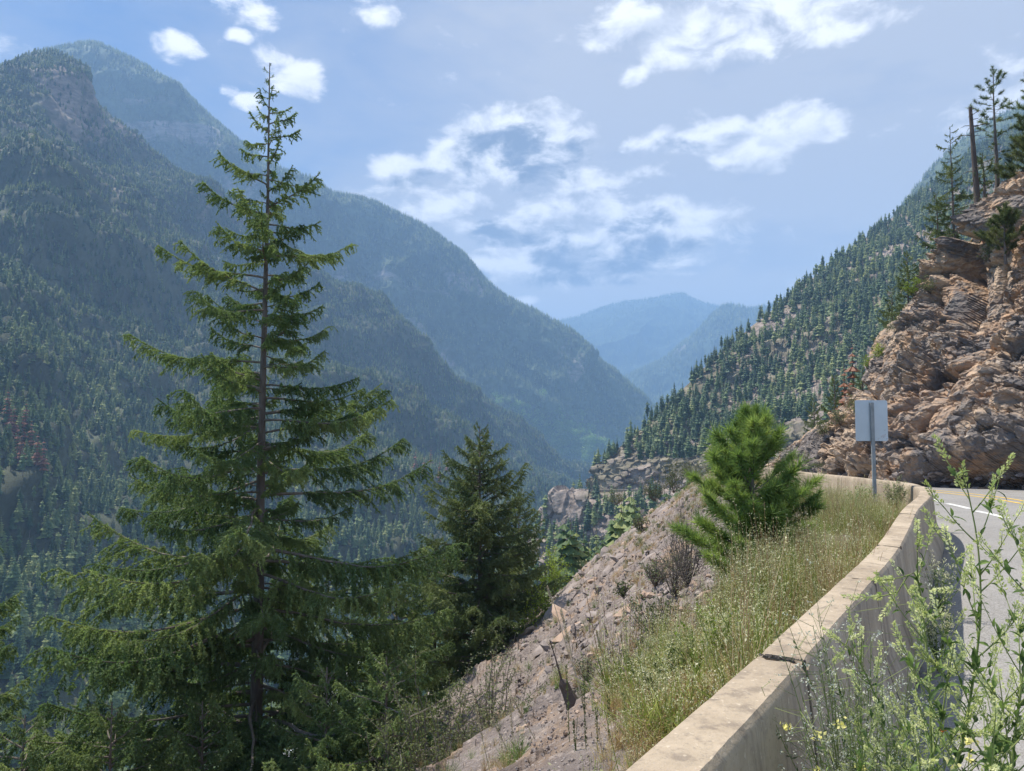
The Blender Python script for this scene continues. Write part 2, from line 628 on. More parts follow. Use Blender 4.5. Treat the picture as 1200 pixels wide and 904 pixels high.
m, t, b = material('worn_asphalt')
p = geo_pos(t)
c = t.mix(t.rng(t.noise(p, .5, 6, .6), .35, .65), (.16, .152, .142), (.215, .205, .19))
sp = t.voro(p, 95, 'F1', 'Color')
c = t.mix(t.rng(t.m('MULTIPLY', sp, 1.0), .1, .95, 0, .75, False), c, (.42, .41, .40))
c = t.mix(t.rng(t.voro(p, 140), .0, .35, .55, 0), c, (.09, .09, .092))
c = t.mix(t.rng(t.noise(t.vm('MULTIPLY', p, (1, .3, 1)), 1.3, 3, .5), .6, .7, 0, .4), c, (.17, .165, .16))
t.l.new(c, b.inputs['Base Color'])
bump(t, b, t.noise(p, 120, 3, .7), .5, .006)
M['asphalt'] = m

m, t, b = material('weathered_concrete')
p = geo_pos(t)
c = t.mix(t.rng(t.noise(p, 1.7, 7, .65), .3, .7), (.30, .24, .175), (.49, .405, .305))
drip = t.noise(t.vm('MULTIPLY', p, (7, 7, .6)), 1.6, 5, .65)
c = t.mix(t.rng(drip, .50, .66, 0, .6), c, (.17, .14, .115))
c = t.mix(t.rng(t.noise(p, 14, 5, .75), .52, .62, 0, .2), c, (.22, .185, .145))
c = t.mix(t.rng(t.noise(p, 60, 3, .7), .58, .68, 0, .45), c, (.20, .18, .155))
c = t.mix(t.rng(t.noise(p, 38, 3, .6), .62, .72, 0, .5), c, (.68, .59, .46))
vz = t.voro(t.vm('ADD', p, t.vm('MULTIPLY', t.noise(p, 3, 4, .6, out=1), (.25, .25, .25))), 1.15, 'DISTANCE_TO_EDGE')
crack = t.m('MULTIPLY', t.rng(vz, .004, .012, 1, 0), t.rng(t.noise(p, .9, 2, .5), .62, .66))
c = t.mix(t.m('MULTIPLY', crack, .5), c, (.08, .07, .06))
t.l.new(c, b.inputs['Base Color'])
b.inputs['Roughness'].default_value = .9
hh = t.m('SUBTRACT', t.m('ADD', t.noise(p, 45, 5, .7), t.m('MULTIPLY', t.noise(p, 6, 3, .5), 1.5)), t.m('MULTIPLY', crack, 1.5))
bump(t, b, hh, .45, .012)
M['concrete'] = m
M['jointdirt'] = plain_mat('joint_debris', [(.05, .042, .036), (.13, .11, .095)], 20)
M['whiteline'] = plain_mat('worn_white_paint', [(.48, .48, .46), (.80, .80, .78)], 6)
M['yellowline'] = plain_mat('worn_yellow_paint', [(.55, .36, .07), (.74, .50, .10)], 5)
m = plain_mat('galvanised_sheet', [(.50, .55, .58), (.60, .65, .68)], 2.5, .45)
m.node_tree.nodes['Principled BSDF'].inputs['Metallic'].default_value = .35
M['sign'] = m
M['signdirt'] = plain_mat('scuffed_sticker', [(.25, .26, .28), (.78, .80, .82)], 40)
M['steel'] = plain_mat('galvanised_steel', [(.22, .24, .25), (.34, .36, .37)], 8, .5)


# ------------------------------------------------------------------ big terrain
def surface(name, G, mat, smooth=True, kind='structure', parent=None):
    nv, nu, _ = G.shape
    me = mesh_np(name, G.reshape(-1, 3), grid_faces(nu, nv), [mat], smooth)
    o = link(name, me, parent)
    if kind:
        o['kind'] = kind
    return o


def displace(G, amp, wl, octv=6, mask=None, stretch=None, seed=0, ridged=True):
    nrm = normals(G)
    q = G.reshape(-1, 3) / wl + seed * 7.31
    n = fbm(q, octv, .5, ridged).reshape(G.shape[:2])
    n = n - n.mean()
    if mask is not None:
        n = n * mask
    return G + nrm * (n * amp)[..., None]


def rowmask(tv, lo, hi, v0=1, v1=0):
    return (v0 + (v1 - v0) * np.clip((tv - lo) / (hi - lo), 0, 1))[:, None]


# near mountain on the left
A_ridge = [(-900, 336, 900), (-600, 256, 1150), (-300, 182, 1450), (-120, 129, 1620), (0, 95, 1720), (45, 83, 1760), (74, 90, 1800), (110, 132, 1850), (155, 169, 1920), (200, 209, 2000), (240, 239, 2060), (300, 281, 2130), (360, 328, 2200), (422, 365, 2260), (475, 394, 2310), (543, 463, 2380), (611, 522, 2450), (662, 569, 2520), (720, 591, 2600)]
A_foot = [(-1900, 1500, 90), (-1300, 1330, 130), (-800, 1150, 185), (-500, 1060, 225), (-250, 985, 270), (-120, 950, 300), (0, 915, 335), (70, 890, 365), (140, 865, 395), (210, 842, 425),
          (270, 822, 455), (330, 798, 490), (390, 770, 535), (440, 738, 600), (490, 705, 700), (550, 668, 880), (610, 628, 1200), (655, 598, 1700), (715, 588, 2500)]
A_mid, A_mid2 = [], []
for f_, r_ in zip(A_foot, A_ridge):
    wf, wr = np.array(P(*f_)), np.array(P(*r_))
    for lst, k in ((A_mid, .38), (A_mid2, .72)):
        w = wf * (1 - k) + wr * k
        w[2] += -40 * math.sin(k * math.pi) if r_[0] < 500 else 0
        px_, py_ = project(w)
        lst.append((float(px_), float(py_), float(w[1])))
A_back = [(x - 60, y + 240, Y + 700) for (x, y, Y) in A_ridge]
GA, tvA = loft([A_foot, A_mid, A_mid2, A_ridge, A_back], 440, 280, vk=[0, .34, .64, .9, 1])
mk = np.clip((3.02 - tvA) / .5, .10, 1)[:, None] * np.clip(tvA / .3, .05, 1)[:, None]
GA = displace(GA, 125, 430, 6, mk, seed=1)
GA = displace(GA, 16, 70, 4, mk, seed=2)
surface('near_mountain', GA, M['mtA'])

# blue mountain behind it
B_ridge = [(-500, 330, 2700), (-150, 170, 2850), (-40, 100, 2930), (20, 74, 2980), (60, 58, 3000), (110, 53, 3030), (150, 70, 3060), (190, 92, 3100), (265, 153, 3180), (305, 184, 3230), (350, 209, 3300),
           (385, 226, 3350), (420, 232, 3400), (450, 243, 3440), (500, 268, 3500), (545, 300, 3560), (572, 332, 3600), (600, 353, 3650), (640, 373, 3720), (665, 391, 3780), (700, 424, 3850),
           (735, 454, 3930), (780, 500, 4050), (840, 545, 4200)]
B_foot = [(x * .55 + 330 if x < 700 else x, 575 - (x > 700) * 14, 2450 + max(0, x) * 1.1) for (x, y, Y) in B_ridge]
B_mid = []
for f_, r_ in zip(B_foot, B_ridge):
    w = np.array(P(*f_)) * .5 + np.array(P(*r_)) * .5
    px_, py_ = project(w)
    B_mid.append((float(px_), float(py_), float(w[1])))
B_back = [(x + 10, y + 130, Y + 1200) for (x, y, Y) in B_ridge]
GB, tvB = loft([B_foot, B_mid, B_ridge, B_back], 480, 260, vk=[0, .45, .9, 1])
mk = np.clip((2.02 - tvB) / .5, .06, 1)[:, None] * np.clip(tvB / .2, .1, 1)[:, None]
GB = displace(GB, 240, 900, 6, mk, seed=5)
GB = displace(GB, 45, 170, 4, mk, seed=6)
surface('blue_mountain', GB, M['mtB'])

# two distant mountains
C_ridge = [(560, 420, 9200), (620, 392, 9200), (655, 378, 9200), (690, 368, 9200), (722, 357, 9200), (762, 352, 9200), (785, 347, 9200), (801, 346, 9200), (815, 353, 9200), (850, 362, 9200), (900, 368, 9300), (1000, 372, 9400)]
C_foot = [(x + 20, 520, 6800) for (x, y, Y) in C_ridge]
C_back = [(x, y + 60, Y + 2500) for (x, y, Y) in C_ridge]
GC, tvC = loft([C_foot, C_ridge, C_back], 260, 140, vk=[0, .9, 1])
mk = np.clip((1.02 - tvC) / .4, .03, 1)[:, None]
GC = displace(GC, 420, 1700, 6, mk, seed=9)
surface('distant_mountain', GC, M['mtC'])
D_ridge = [(640, 505, 6600), (700, 468, 6500), (738, 441, 6400), (775, 424, 6300), (800, 404, 6200), (822, 385, 6150), (838, 368, 6100), (852, 360, 6100), (868, 361, 6100), (885, 364, 6100), (960, 350, 6100), (1060, 330, 6100)]
D_foot = [(x + 5, 526, 5000) for (x, y, Y) in D_ridge]
D_back = [(x, y + 60, Y + 900) for (x, y, Y) in D_ridge]
GD, tvD = loft([D_foot, D_ridge, D_back], 240, 120, vk=[0, .9, 1])
mk = np.clip((1.02 - tvD) / .4, .04, 1)[:, None]
GD = displace(GD, 230, 900, 6, mk, seed=11)
surface('distant_spur', GD, M['mtC'])

# right mountainside with the road cut at its nose
def wp(x, y, z):
    px_, py_ = project((x, y, z))
    return (float(px_), float(py_), float(y))


R_ridge = [(712, 548, 600), (722, 532, 606), (734, 522, 612), (756, 499, 622), (785, 470, 640), (825, 432, 680), (880, 384, 750), (940, 336, 840), (1000, 289, 940), (1060, 245, 1060), (1100, 212, 1150), (1150, 172, 1260), (1200, 146, 1380), (1320, 80, 1600), (1600, -60, 2000)]
R_cut = [(694, 560, 585), (704, 551, 585), (722, 545, 578), (745, 543, 570), (775, 540, 560), (812, 530, 540), (860, 520, 520), (910, 512, 500), (960, 500, 480), (1010, 490, 460), (1060, 480, 450), (1120, 470, 440), (1180, 460, 430), (1320, 440, 420), (1600, 400, 400)]
R_in = [(686, 576, 580), (694, 575.5, 578), (715, 575, 568), (742, 575, 558), (772, 574, 545), (810, 572, 530), (860, 568, 510), (910, 562, 490), (960, 556, 470), (1010, 550, 455), (1060, 545, 440), (1120, 540, 430), (1180, 535, 420), (1320, 520, 410), (1600, 500, 390)]
R_out = [(x - 4, y + 1.6, Y - 9) for (x, y, Y) in R_in]
R_low = [(622, 628, 545), (640, 640, 525), (665, 650, 500), (700, 660, 480), (735, 665, 460), (770, 668, 440), (820, 672, 420), (870, 675, 400), (920, 680, 390), (980, 680, 380), (1050, 680, 370), (1120, 680, 365), (1180, 680, 360), (1320, 680, 350), (1600, 680, 340)]
R_bot = [(545, 735, 520), (570, 765, 480), (600, 790, 440), (640, 810, 410), (690, 820, 390), (740, 830, 370), (800, 840, 350), (860, 840, 340), (920, 840, 330), (980, 840, 320), (1050, 840, 310), (1120, 840, 305), (1180, 840, 300), (1320, 840, 300), (1600, 840, 300)]
R_back = [(x - 25, y + 130, Y + 180) for (x, y, Y) in R_ridge]
W = [R_bot, R_low, R_out, R_in, R_cut, R_ridge, R_back]
Wn = np.array([[P(*q) for q in r_] for r_ in W])
nu, nv = 620, 330
tu = np.interp(np.linspace(0, 1, nu), [0, .45, 1], [0, 5, 14])
tvR = np.interp(np.linspace(0, 1, nv), [0, .12, .36, .385, .49, .93, 1], np.arange(7))
Ru = np.stack([catmull(Wn[k], tu) for k in range(7)])
i = np.minimum(np.floor(tvR).astype(int), 5)
f = (tvR - i)[:, None, None]
GR_ = Ru[i] * (1 - f) + Ru[i + 1] * f
dist_r = lambda a, w: np.exp(-((tvR - a) / w) ** 2)
mkR = np.clip((5.03 - tvR) / .5, .08, 1)[:, None] * np.clip(tvR / .2, .1, 1)[:, None]
flat = 1 - np.clip(1.4 - np.abs(tvR - 2.5), 0, 1)[:, None] * .9
GR_ = displace(GR_, 26, 150, 6, mkR * flat, seed=21)
q = GR_.reshape(-1, 3)
h1, e1 = facets(q / np.array([20., 20., 12.]))
h2, e2 = facets(q / np.array([6., 6., 3.5]), 2)
hh = (h1 * 4.5 + h2 * 3.2).reshape(nv, nu) * mkR * np.clip(np.abs(tvR - 2.5) - .45, 0, .5)[:, None] * 2
GR_ = GR_ + normals(GR_) * hh[..., None] * np.array([1, 1, .4])
surface('right_mountainside', GR_, M['mtR'], smooth=False)
# knob of rock outside the far road bend
xs = np.linspace(0, 1, 70)
kn = []
for v_ in np.linspace(0, 1, 60):
    th = v_ * math.pi
    kn.append([(628 + 62 * u_ - 8 * math.sin(u_ * 3.1), 640 - (28 + 40 * math.sin(min(1, u_ * 1.25) * math.pi * .62)) * math.sin(th) ** .8, 560 - 20 * math.cos(th) - 22 * u_) for u_ in xs])
GK = np.array([[P(*q_) for q_ in r_] for r_ in kn])
GK = displace(GK, 5, 30, 5, None, seed=31)
q = GK.reshape(-1, 3)
h1, _ = facets(q / np.array([9., 9., 14.]), 4)
GK = GK + normals(GK) * (h1 * 3).reshape(60, 70)[..., None]
surface('rock_knob', GK, M['mtR'], smooth=False)
# far right mountain glimpsed behind the cliff-top trees
E_ridge = [(1000, 330, 2300), (1060, 240, 2300), (1110, 182, 2300), (1150, 152, 2300), (1190, 132, 2300), (1240, 118, 2300), (1500, 20, 2300)]
E_foot = [(x + 60, 480, 1700) for (x, y, Y) in E_ridge]
GE, tvE = loft([E_foot, E_ridge, [(x, y + 100, Y + 500) for (x, y, Y) in E_ridge]], 160, 90, vk=[0, .9, 1])
GE = displace(GE, 40, 300, 5, np.clip((1.02 - tvE) / .4, .05, 1)[:, None], seed=14)
surface('upper_right_mountain', GE, M['mtB'])

# valley floor sheet out to the horizon and the river on it
vx = np.concatenate([-np.geomspace(20, 12000, 50)[::-1], np.linspace(-18, 18, 5), np.geomspace(20, 12000, 50)])
vy = np.concatenate([[-12000, -6000, -2000, -500, -100], np.linspace(0, 1500, 70), np.geomspace(1550, 12000, 40)])
XX, YY = np.meshgrid(vx, vy)
ZZ = -157 + fbm(np.stack([XX.ravel() / 90, YY.ravel() / 90, XX.ravel() * 0], 1), 4).reshape(XX.shape) * 5
surface('valley_ground', np.stack([XX, YY, ZZ], 2), M['valley'])
rc = catmull(np.array([P(300, 1000, 300)[:2], P(360, 860, 420)[:2], P(405, 790, 520)[:2], P(428, 745, 600)[:2], P(452, 718, 700)[:2], P(500, 690, 850)[:2], P(575, 650, 1150)[:2], P(640, 600, 1700)[:2]]), np.linspace(0, 7, 90))
tg = np.gradient(rc, axis=0)
tg /= np.linalg.norm(tg, axis=1)[:, None]
pn = np.stack([tg[:, 1], -tg[:, 0]], 1)
rv = []
for k in np.linspace(-1, 1, 7):
    wv = 8 + 3 * np.sin(np.arange(90) * .5)
    xy = rc + pn * (wv * k)[:, None]
    rv.append(np.concatenate([xy, np.full((90, 1), -149.2 + .3 * (1 - k * k))], 1))
surface('river', np.array(rv), M['river'])

# ------------------------------------------------------------------ road, barrier line, near slope
def road_z(Y):
    Y = np.asarray(Y, float)
    return -.02 * np.maximum(0, Y - 15)


def on_road(px, py, dz=0.0):
    d = ray(px, py)
    Y = 5.0
    for _ in range(60):
        zt = float(road_z(Y)) + dz
        Y = (zt - EYE) / (d[2] / d[1])
        if Y < 0 or Y > 200:
            Y = 200.
            break
    return np.array([d[0] / d[1] * Y, Y])


edge = [on_road(px, py, .81) for px, py in [(834, 893), (943, 774), (1024, 680), (1056, 640), (1075, 600), (1086, 571)]]
edge = np.array(edge)
d0 = (edge[1] - edge[0]) / np.linalg.norm(edge[1] - edge[0])
BL = [edge[0] - d0 * 5.0, edge[0] - d0 * 2.4] + list(edge) + [np.array(p_) for p_ in [(8.35, 18.5), (9.3, 24.5), (10.6, 31), (13.2, 42), (17, 56), (21.5, 69), (31, 84), (50, 98), (95, 118), (180, 150)]]
BL = np.array(BL)
# shift from the road-side top edge to the centre line
BLt = catmull(BL, np.linspace(0, len(BL) - 1, 700))
sg = np.linalg.norm(np.diff(BLt, axis=0), axis=1)
S = np.concatenate([[0], np.cumsum(sg)])
ss = np.arange(0, S[-1], .1)
CL = np.stack([np.interp(ss, S, BLt[:, 0]), np.interp(ss, S, BLt[:, 1])], 1)
kk = np.ones(9) / 9
sm = CL.copy()
for a_ in (0, 1):
    sm[4:-4, a_] = np.convolve(CL[:, a_], kk, 'valid')
CL = sm
TG = np.gradient(CL, axis=0)
TG /= np.linalg.norm(TG, axis=1)[:, None]
NL = np.stack([-TG[:, 1], TG[:, 0]], 1)          # points left, away from the road
CL = CL + NL * .09


def left_dist(x, y):
    """signed distance to the barrier line, positive on the valley side; chunked"""
    pts = np.stack([np.ravel(x), np.ravel(y)], 1)
    step = CL[::4]
    nl = NL[::4]
    out = np.empty(len(pts))
    for a_ in range(0, len(pts), 20000):
        q_ = pts[a_:a_ + 20000]
        d2 = ((q_[:, None, :] - step[None]) ** 2).sum(2)
        k_ = d2.argmin(1)
        df = q_ - step[k_]
        sd = (df * nl[k_]).sum(1)
        dist = np.sqrt(d2[np.arange(len(q_)), k_])
        out[a_:a_ + 20000] = np.where(sd > 0, np.maximum(dist, .0), -dist)
    return out.reshape(np.shape(x))


def ground_z(x, y, rough=True):
    d = left_dist(x, y)
    rz = road_z(y)
    shoulder = np.clip((y - 9) / 8, 0, 1) * .9 + .75
    e = np.maximum(0, d - shoulder)
    soft = np.sqrt(e * e + .25) - .5
    z = rz + np.where(d > 0, .06, -.12) + np.where(d > 0, .25 * np.clip(d / .8, 0, 1) * np.clip((y - 6) / 5, 0, 1), 0)
    z = z - soft * (.76 + .06 * np.clip((soft - 3) / 10, 0, 1) + .2 * np.clip((soft - 20) / 30, 0, 1))
    q_ = np.stack([np.ravel(x), np.ravel(y), np.ravel(z)], 1)
    if rough:
        k_ = np.clip((d - .8) / 3, 0, 1)
        n_ = fbm(q_ / 7.0, 5, .55).reshape(z.shape) * .75 * k_ * np.clip(d / 8, .25, 1.6)
        n_ += fbm(q_ * np.array([1, 1, 1.]) / 1.3, 4, .6).reshape(z.shape) * .14 * np.clip(d * .7, 0, 1)
        h_, e_ = facets(q_ / np.array([1.6, .9, .7]) * .9, 6)
        h2_, e_ = facets(q_ / np.array([.5, .32, .25]), 8)
        msk = np.clip(fbm(q_ / 5.0 + 3, 3) * 3 + .35, .12, 1)
        n_ += (h_.reshape(z.shape) * .30 * msk.reshape(z.shape) + h2_.reshape(z.shape) * .085) * np.clip((d - 1.0) / 2, 0, 1)
        z = z + n_
    return np.maximum(z, -158)


az_ = np.concatenate([np.linspace(R(-75), R(-8), 90, endpoint=False), np.linspace(R(-8), R(34), 520, endpoint=False), np.linspace(R(34), R(75), 60)])
rr_ = np.geomspace(.6, 330, 400)
AZ, RR = np.meshgrid(az_, rr_)
GX, GY = np.sin(AZ) * RR, np.cos(AZ) * RR - .5
GZ = ground_z(GX, GY)
GN_ = np.stack([GX, GY, GZ], 2)
o_slope = surface('scree_slope', GN_, M['scree'], smooth=False)


def bvh(G):
    nv_, nu_, _ = G.shape
    return BVHTree.FromPolygons([tuple(v) for v in G.reshape(-1, 3).tolist()], grid_faces(nu_, nv_).tolist())


bvh_near = bvh(GN_[::2, ::2])


def hit(tree, px, py):
    d = Vector(ray(px, py)).normalized()
    r_ = tree.ray_cast(Vector((0, 0, EYE)), d)
    return r_[0]


def near_ground(x, y):
    r_ = bvh_near.ray_cast(Vector((x, y, 50)), Vector((0, 0, -1)))
    return r_[0].z if r_[0] else float(ground_z(np.array([[x]]), np.array([[y]]))[0, 0])


# road sheet from the barrier to the foot of the cliff
rows = []
sel = np.arange(0, 1000, 4)
sel = sel[sel < len(CL)]
for k_ in sel:
    base = CL[k_]
    row = []
    for w in np.concatenate([[-.1], np.linspace(.3, 16, 12)]):
        q_ = base - NL[k_] * w
        row.append((q_[0], q_[1], 0))
    rows.append(row)
G = np.array(rows)
# a simple plan-aligned sheet avoids folds at the bend
xs_ = np.linspace(-8, 45, 107)
ys_ = np.linspace(-8, 100, 217)
XX, YY = np.meshgrid(xs_, ys_)
dl = left_dist(XX, YY)
ZZ = road_z(YY) - np.where(dl > .1, np.minimum(dl, 2) * .8 + .1, 0)
Gq = np.stack([XX, YY, ZZ], 2)
fr = grid_faces(107, 217)
keep = (dl.ravel()[fr] < 1.2).all(1)
o_road = link('road', mesh_np('road', Gq.reshape(-1, 3), fr[keep], [M['asphalt']], True))
o_road['kind'] = 'structure'


def painted(name, pix, width, mat, lift=.006):
    c_ = np.array([on_road(*q_) for q_ in pix])
    c_ = catmull(c_, np.linspace(0, len(c_) - 1, 40))
    tg_ = np.gradient(c_, axis=0)
    tg_ /= np.linalg.norm(tg_, axis=1)[:, None]
    n_ = np.stack([-tg_[:, 1], tg_[:, 0]], 1)
    a_, b_ = c_ + n_ * width / 2, c_ - n_ * width / 2
    g_ = np.stack([np.concatenate([w_, road_z(w_[:, 1])[:, None] + lift], 1) for w_ in (a_, b_)])
    o_ = surface(name, g_, mat)
    return o_


painted('road_marking_yellow', [(1460, 652), (1300, 611), (1200, 591), (1150, 583), (1096, 577), (1060, 574)], .13, M['yellowline'])
painted('road_marking_yellow', [(1460, 644), (1300, 606), (1200, 587.4), (1150, 580.3), (1096, 575), (1060, 572.2)], .13, M['yellowline'])
painted('road_marking_white', [(1143, 599), (1162, 603), (1180, 607.5)], .17, M['whiteline'])
painted('road_marking_white', [(1110, 590.5), (1122, 593), (1136, 596.5)], .17, M['whiteline'])
painted('road_marking_white', [(1092, 585.5), (1098, 587), (1104, 588.8)], .17, M['whiteline'])

# ------------------------------------------------------------------ barrier segments
PROF = [(-.22, 0), (-.22, .075), (-.135, .33), (-.098, .78), (-.078, .808), (-.04, .81), (.04, .81), (.078, .808), (.098, .78), (.135, .33), (.22, .075), (.22, 0)]


def s_of(px, py):
    q_ = on_road(px, py, .81)
    return int(((CL - q_) ** 2).sum(1).argmin())


joints = [0, s_of(943, 774), s_of(1025, 679), s_of(1056, 640)]
while joints[-1] < 420:
    joints.append(joints[-1] + 30)
joints[0] = max(0, joints[1] - 34)
seg_labels = ['nearest concrete barrier segment, filling the bottom edge of the picture',
              'second concrete barrier segment, just past the chipped open joint',
              'short concrete barrier segment beyond the hairline crack in its top',
              'concrete barrier segment with weeds growing against its shaded road face',
              'concrete barrier segment just before the corner, above the dark strip of shadow',
              'concrete barrier segment at the corner where the barrier bends left by the sign post',
              'sunlit far concrete barrier segment directly behind the sign post',
              'sunlit far concrete barrier segment left of the sign post under the cliff',
              'far concrete barrier segment beside the right edge of the young pine',
              'low far concrete barrier segment seen through the young pine']
NR = np.random.default_rng(12)
for n_, (a_, b_) in enumerate(zip(joints[:-1], joints[1:])):
    k_ = np.arange(a_, b_ + 1)
    c_, nn = CL[k_].copy(), NL[k_]
    c_[0] = c_[0] + (c_[1] - c_[0]) * .12
    c_[-1] = c_[-1] + (c_[-2] - c_[-1]) * (.26 if n_ == 0 else .12)
    # finer rows
    t_ = np.linspace(0, len(k_) - 1, len(k_) * 3)
    c_ = np.stack([np.interp(t_, np.arange(len(k_)), c_[:, j]) for j in (0, 1)], 1)
    nn = np.stack([np.interp(t_, np.arange(len(k_)), nn[:, j]) for j in (0, 1)], 1)
    pr = []
    for (w0, z0), (w1, z1) in zip(PROF[:-1], PROF[1:]):
        m_ = 5 if abs(z1 - z0) > .2 else 2
        for j in range(m_):
            pr.append((w0 + (w1 - w0) * j / m_, z0 + (z1 - z0) * j / m_))
    pr.append(PROF[-1])
    pr = np.array(pr)
    g_ = np.empty((len(c_), len(pr), 3))
    g_[..., :2] = c_[:, None, :] - nn[:, None, :] * pr[None, :, 0:1]
    g_[..., 2] = pr[None, :, 1] + road_z(c_[:, 1])[:, None]
    q_ = g_.reshape(-1, 3)
    dn = fbm(q_ / .35, 3).reshape(g_.shape[:2]) * .0045 + fbm(q_ / .05, 2).reshape(g_.shape[:2]) * .0018
    # chipped ends at the top arrises
    endf = np.exp(-np.minimum(np.arange(len(c_)), np.arange(len(c_))[::-1]) / 1.3)[:, None]
    top = (pr[:, 1] > .7)[None, :]
    chip = endf * top * (np.clip(fbm(q_ / .06 + n_, 3).reshape(g_.shape[:2]) + .15, 0, 1)) * .06
    g_[..., 2] -= chip + np.where(top, np.abs(dn), 0)
    g_[..., :2] -= nn[:, None, :] * (dn * np.sign(pr[:, 0])[None, :])[..., None]
    me_v = [g_.reshape(-1, 3)]
    nvv, nuu = g_.shape[:2]
    fc = grid_faces(nuu, nvv)
    ends = []
    for r0 in (0, (nvv - 1) * nuu):
        for j in range(nuu // 2 - 1):
            ends.append((r0 + j, r0 + j + 1, r0 + nuu - 2 - j, r0 + nuu - 1 - j))
    me = mesh_np('concrete_barrier_segment', g_.reshape(-1, 3), np.concatenate([fc, np.array(ends)]), [M['concrete']], True)
    o_ = link('concrete_barrier_segment', me)
    md = o_.modifiers.new('edges', 'EDGE_SPLIT')
    md.split_angle = R(38)
    tag(o_, seg_labels[min(n_, 9)], 'concrete barrier', 'concrete barrier segments along the road edge')
    if n_ >= 9:
        o_['label'] = seg_labels[9]
    # packed dirt in the open joint behind this segment: a part of the segment
    if n_ in (0, 1, 2):
        base2 = CL[b_]
        for h_ in range(14):
            zz = .05 + h_ * .056
            w_ = np.interp(zz, [.075, .33, .78], [.205, .125, .088])
            c3 = base2 - NL[b_] * w_ * .98
            v_, f_ = tube([(c3[0] - .005, c3[1] - .008, zz - .03), (c3[0], c3[1], zz), (c3[0] + .004, c3[1] + .004, zz + .03)], [.006, .011, .006], 5)
            if h_ == 0:
                sp_ = Soup()
            sp_.add(v_, f_)
        for h_ in range(70 if n_ == 0 else 0):
            w_ = NR.uniform(-.085, .085)
            c3 = base2 - NL[b_] * w_ + TG[b_] * NR.normal(0, .009)
            e_ = NR.uniform(.002, .007)
            v_ = np.array([(0, 0, e_), (e_, 0, 0), (0, e_, 0), (-e_, 0, 0), (0, -e_, 0)]) + np.array([c3[0], c3[1], .806])
            sp_.add(v_, [(0, 1, 2), (0, 2, 3), (0, 3, 4), (0, 4, 1)])
        link('joint_debris', sp_.mesh('joint_debris', [M['jointdirt']]), o_)

# ------------------------------------------------------------------ cliff
C_toe = [(880, 556, 66), (915, 556, 60), (940, 553, 52), (975, 556, 44), (1010, 561, 39), (1050, 566, 35.5), (1092, 573, 32), (1140, 578, 29.5), (1200, 584, 26.5), (1280, 606, 22), (1420, 650, 17), (1700, 760, 12)]
C_1 = [(892, 551, 66), (920, 541, 61), (944, 530, 54), (978, 525, 47), (1012, 515, 42.5), (1052, 500, 39), (1096, 490, 35.5), (1145, 480, 33), (1205, 470, 30), (1290, 470, 26), (1440, 480, 21), (1700, 520, 16)]
C_2 = [(900, 547, 67), (926, 532, 62), (948, 515, 56), (992, 506, 50), (1022, 476, 46), (1064, 441, 42.5), (1110, 411, 39.5), (1158, 386, 36.5), (1218, 360, 33.5), (1300, 340, 30), (1460, 330, 25), (1700, 330, 20)]
C_3 = [(908, 544, 68), (931, 526, 64), (952, 507, 59), (1001, 493, 54), (1031, 446, 51), (1072, 392, 48), (1120, 346, 45), (1167, 296, 41.5), (1226, 262, 38.5), (1310, 230, 35), (1480, 190, 30), (1750, 160, 25)]
C_top = [(912, 542, 69), (935, 522, 66), (955, 502, 62), (1008, 486, 58), (1035, 414, 55), (1073, 362, 52), (1118, 312, 50), (1168, 225, 46), (1224, 196, 44), (1320, 150, 40), (1500, 80, 35), (1780, 40, 30)]
C_bk = [(P(*q_)[0] + 5, P(*q_)[1] + 9, P(*q_)[2] + .5) for q_ in C_top]
C_bk2 = [(x + 10, y + 22, z - 1.5) for (x, y, z) in C_bk]
Wn = np.array([[P(*q_) for q_ in r_] for r_ in (C_toe, C_1, C_2, C_3, C_top)] + [C_bk, C_bk2])
Wn[0, :, 2] -= .6
nu, nv = 640, 540
tu = np.interp(np.linspace(0, 1, nu), [0, .94, 1], [0, 9.2, 11])
tvC_ = np.interp(np.linspace(0, 1, nv), [0, .23, .46, .69, .9, .97, 1], np.arange(7))
Ru = np.stack([catmull(Wn[k], tu) for k in range(7)])
GCL = catmull(Ru.reshape(7, -1), tvC_).reshape(nv, nu, 3)
nrm = normals(GCL)
if nrm[nv // 3, nu // 2, 0] > 0:
    nrm = -nrm
q = GCL.reshape(-1, 3)
# strata dip: rotate into bedding coordinates (beds rise to the right)
dip = R(38)
bx = q[:, 0] * math.cos(dip) + q[:, 2] * math.sin(dip)
bz = -q[:, 0] * math.sin(dip) + q[:, 2] * math.cos(dip)
qb = np.stack([bx, q[:, 1], bz], 1)
wrp = fbm(q / 6.0, 2) * .7
qb2 = qb + np.stack([wrp, -wrp, wrp * .7], 1)
h1, e1 = facets(qb2 / np.array([7.0, 6.0, 3.4]), 1)
h2, e2 = facets(qb2 / np.array([2.2, 2.2, 1.25]), 3)
h3, e3 = facets(qb2 / np.array([.8, .8, .52]), 5)
h4, e4 = facets(q / np.array([.30, .30, .22]), 9)
lg = fbm(q / 9.0, 3)
brk = np.clip(fbm(q / 4.5 + 40, 4) * 2.2 + .55, .12, 1.15)
hh = h1 * 1.9 + h2 * .80 * (.4 + .6 * brk) + h3 * .46 * brk + h4 * .24 * brk + lg * 1.6
hh -= np.clip(.10 - e2, 0, .1) * 3.5 + np.clip(.1 - e1, 0, .1) * 5 + np.clip(.10 - e3, 0, .1) * 1.1
hh = hh.reshape(nv, nu)
mkc = np.clip(tvC_ / .4, .25, 1)[:, None] * np.where(tvC_ > 3.6, .45, 1)[:, None]
mku = np.interp(tu, [0, 2, 4], [.35, .5, 1])[None]
GCL = GCL + nrm * (hh * mkc * mku)[..., None]
o_cliff = surface('rock_cliff', GCL, M['rock'], smooth=False)
bvh_cliff = bvh(GCL[::2, ::2])
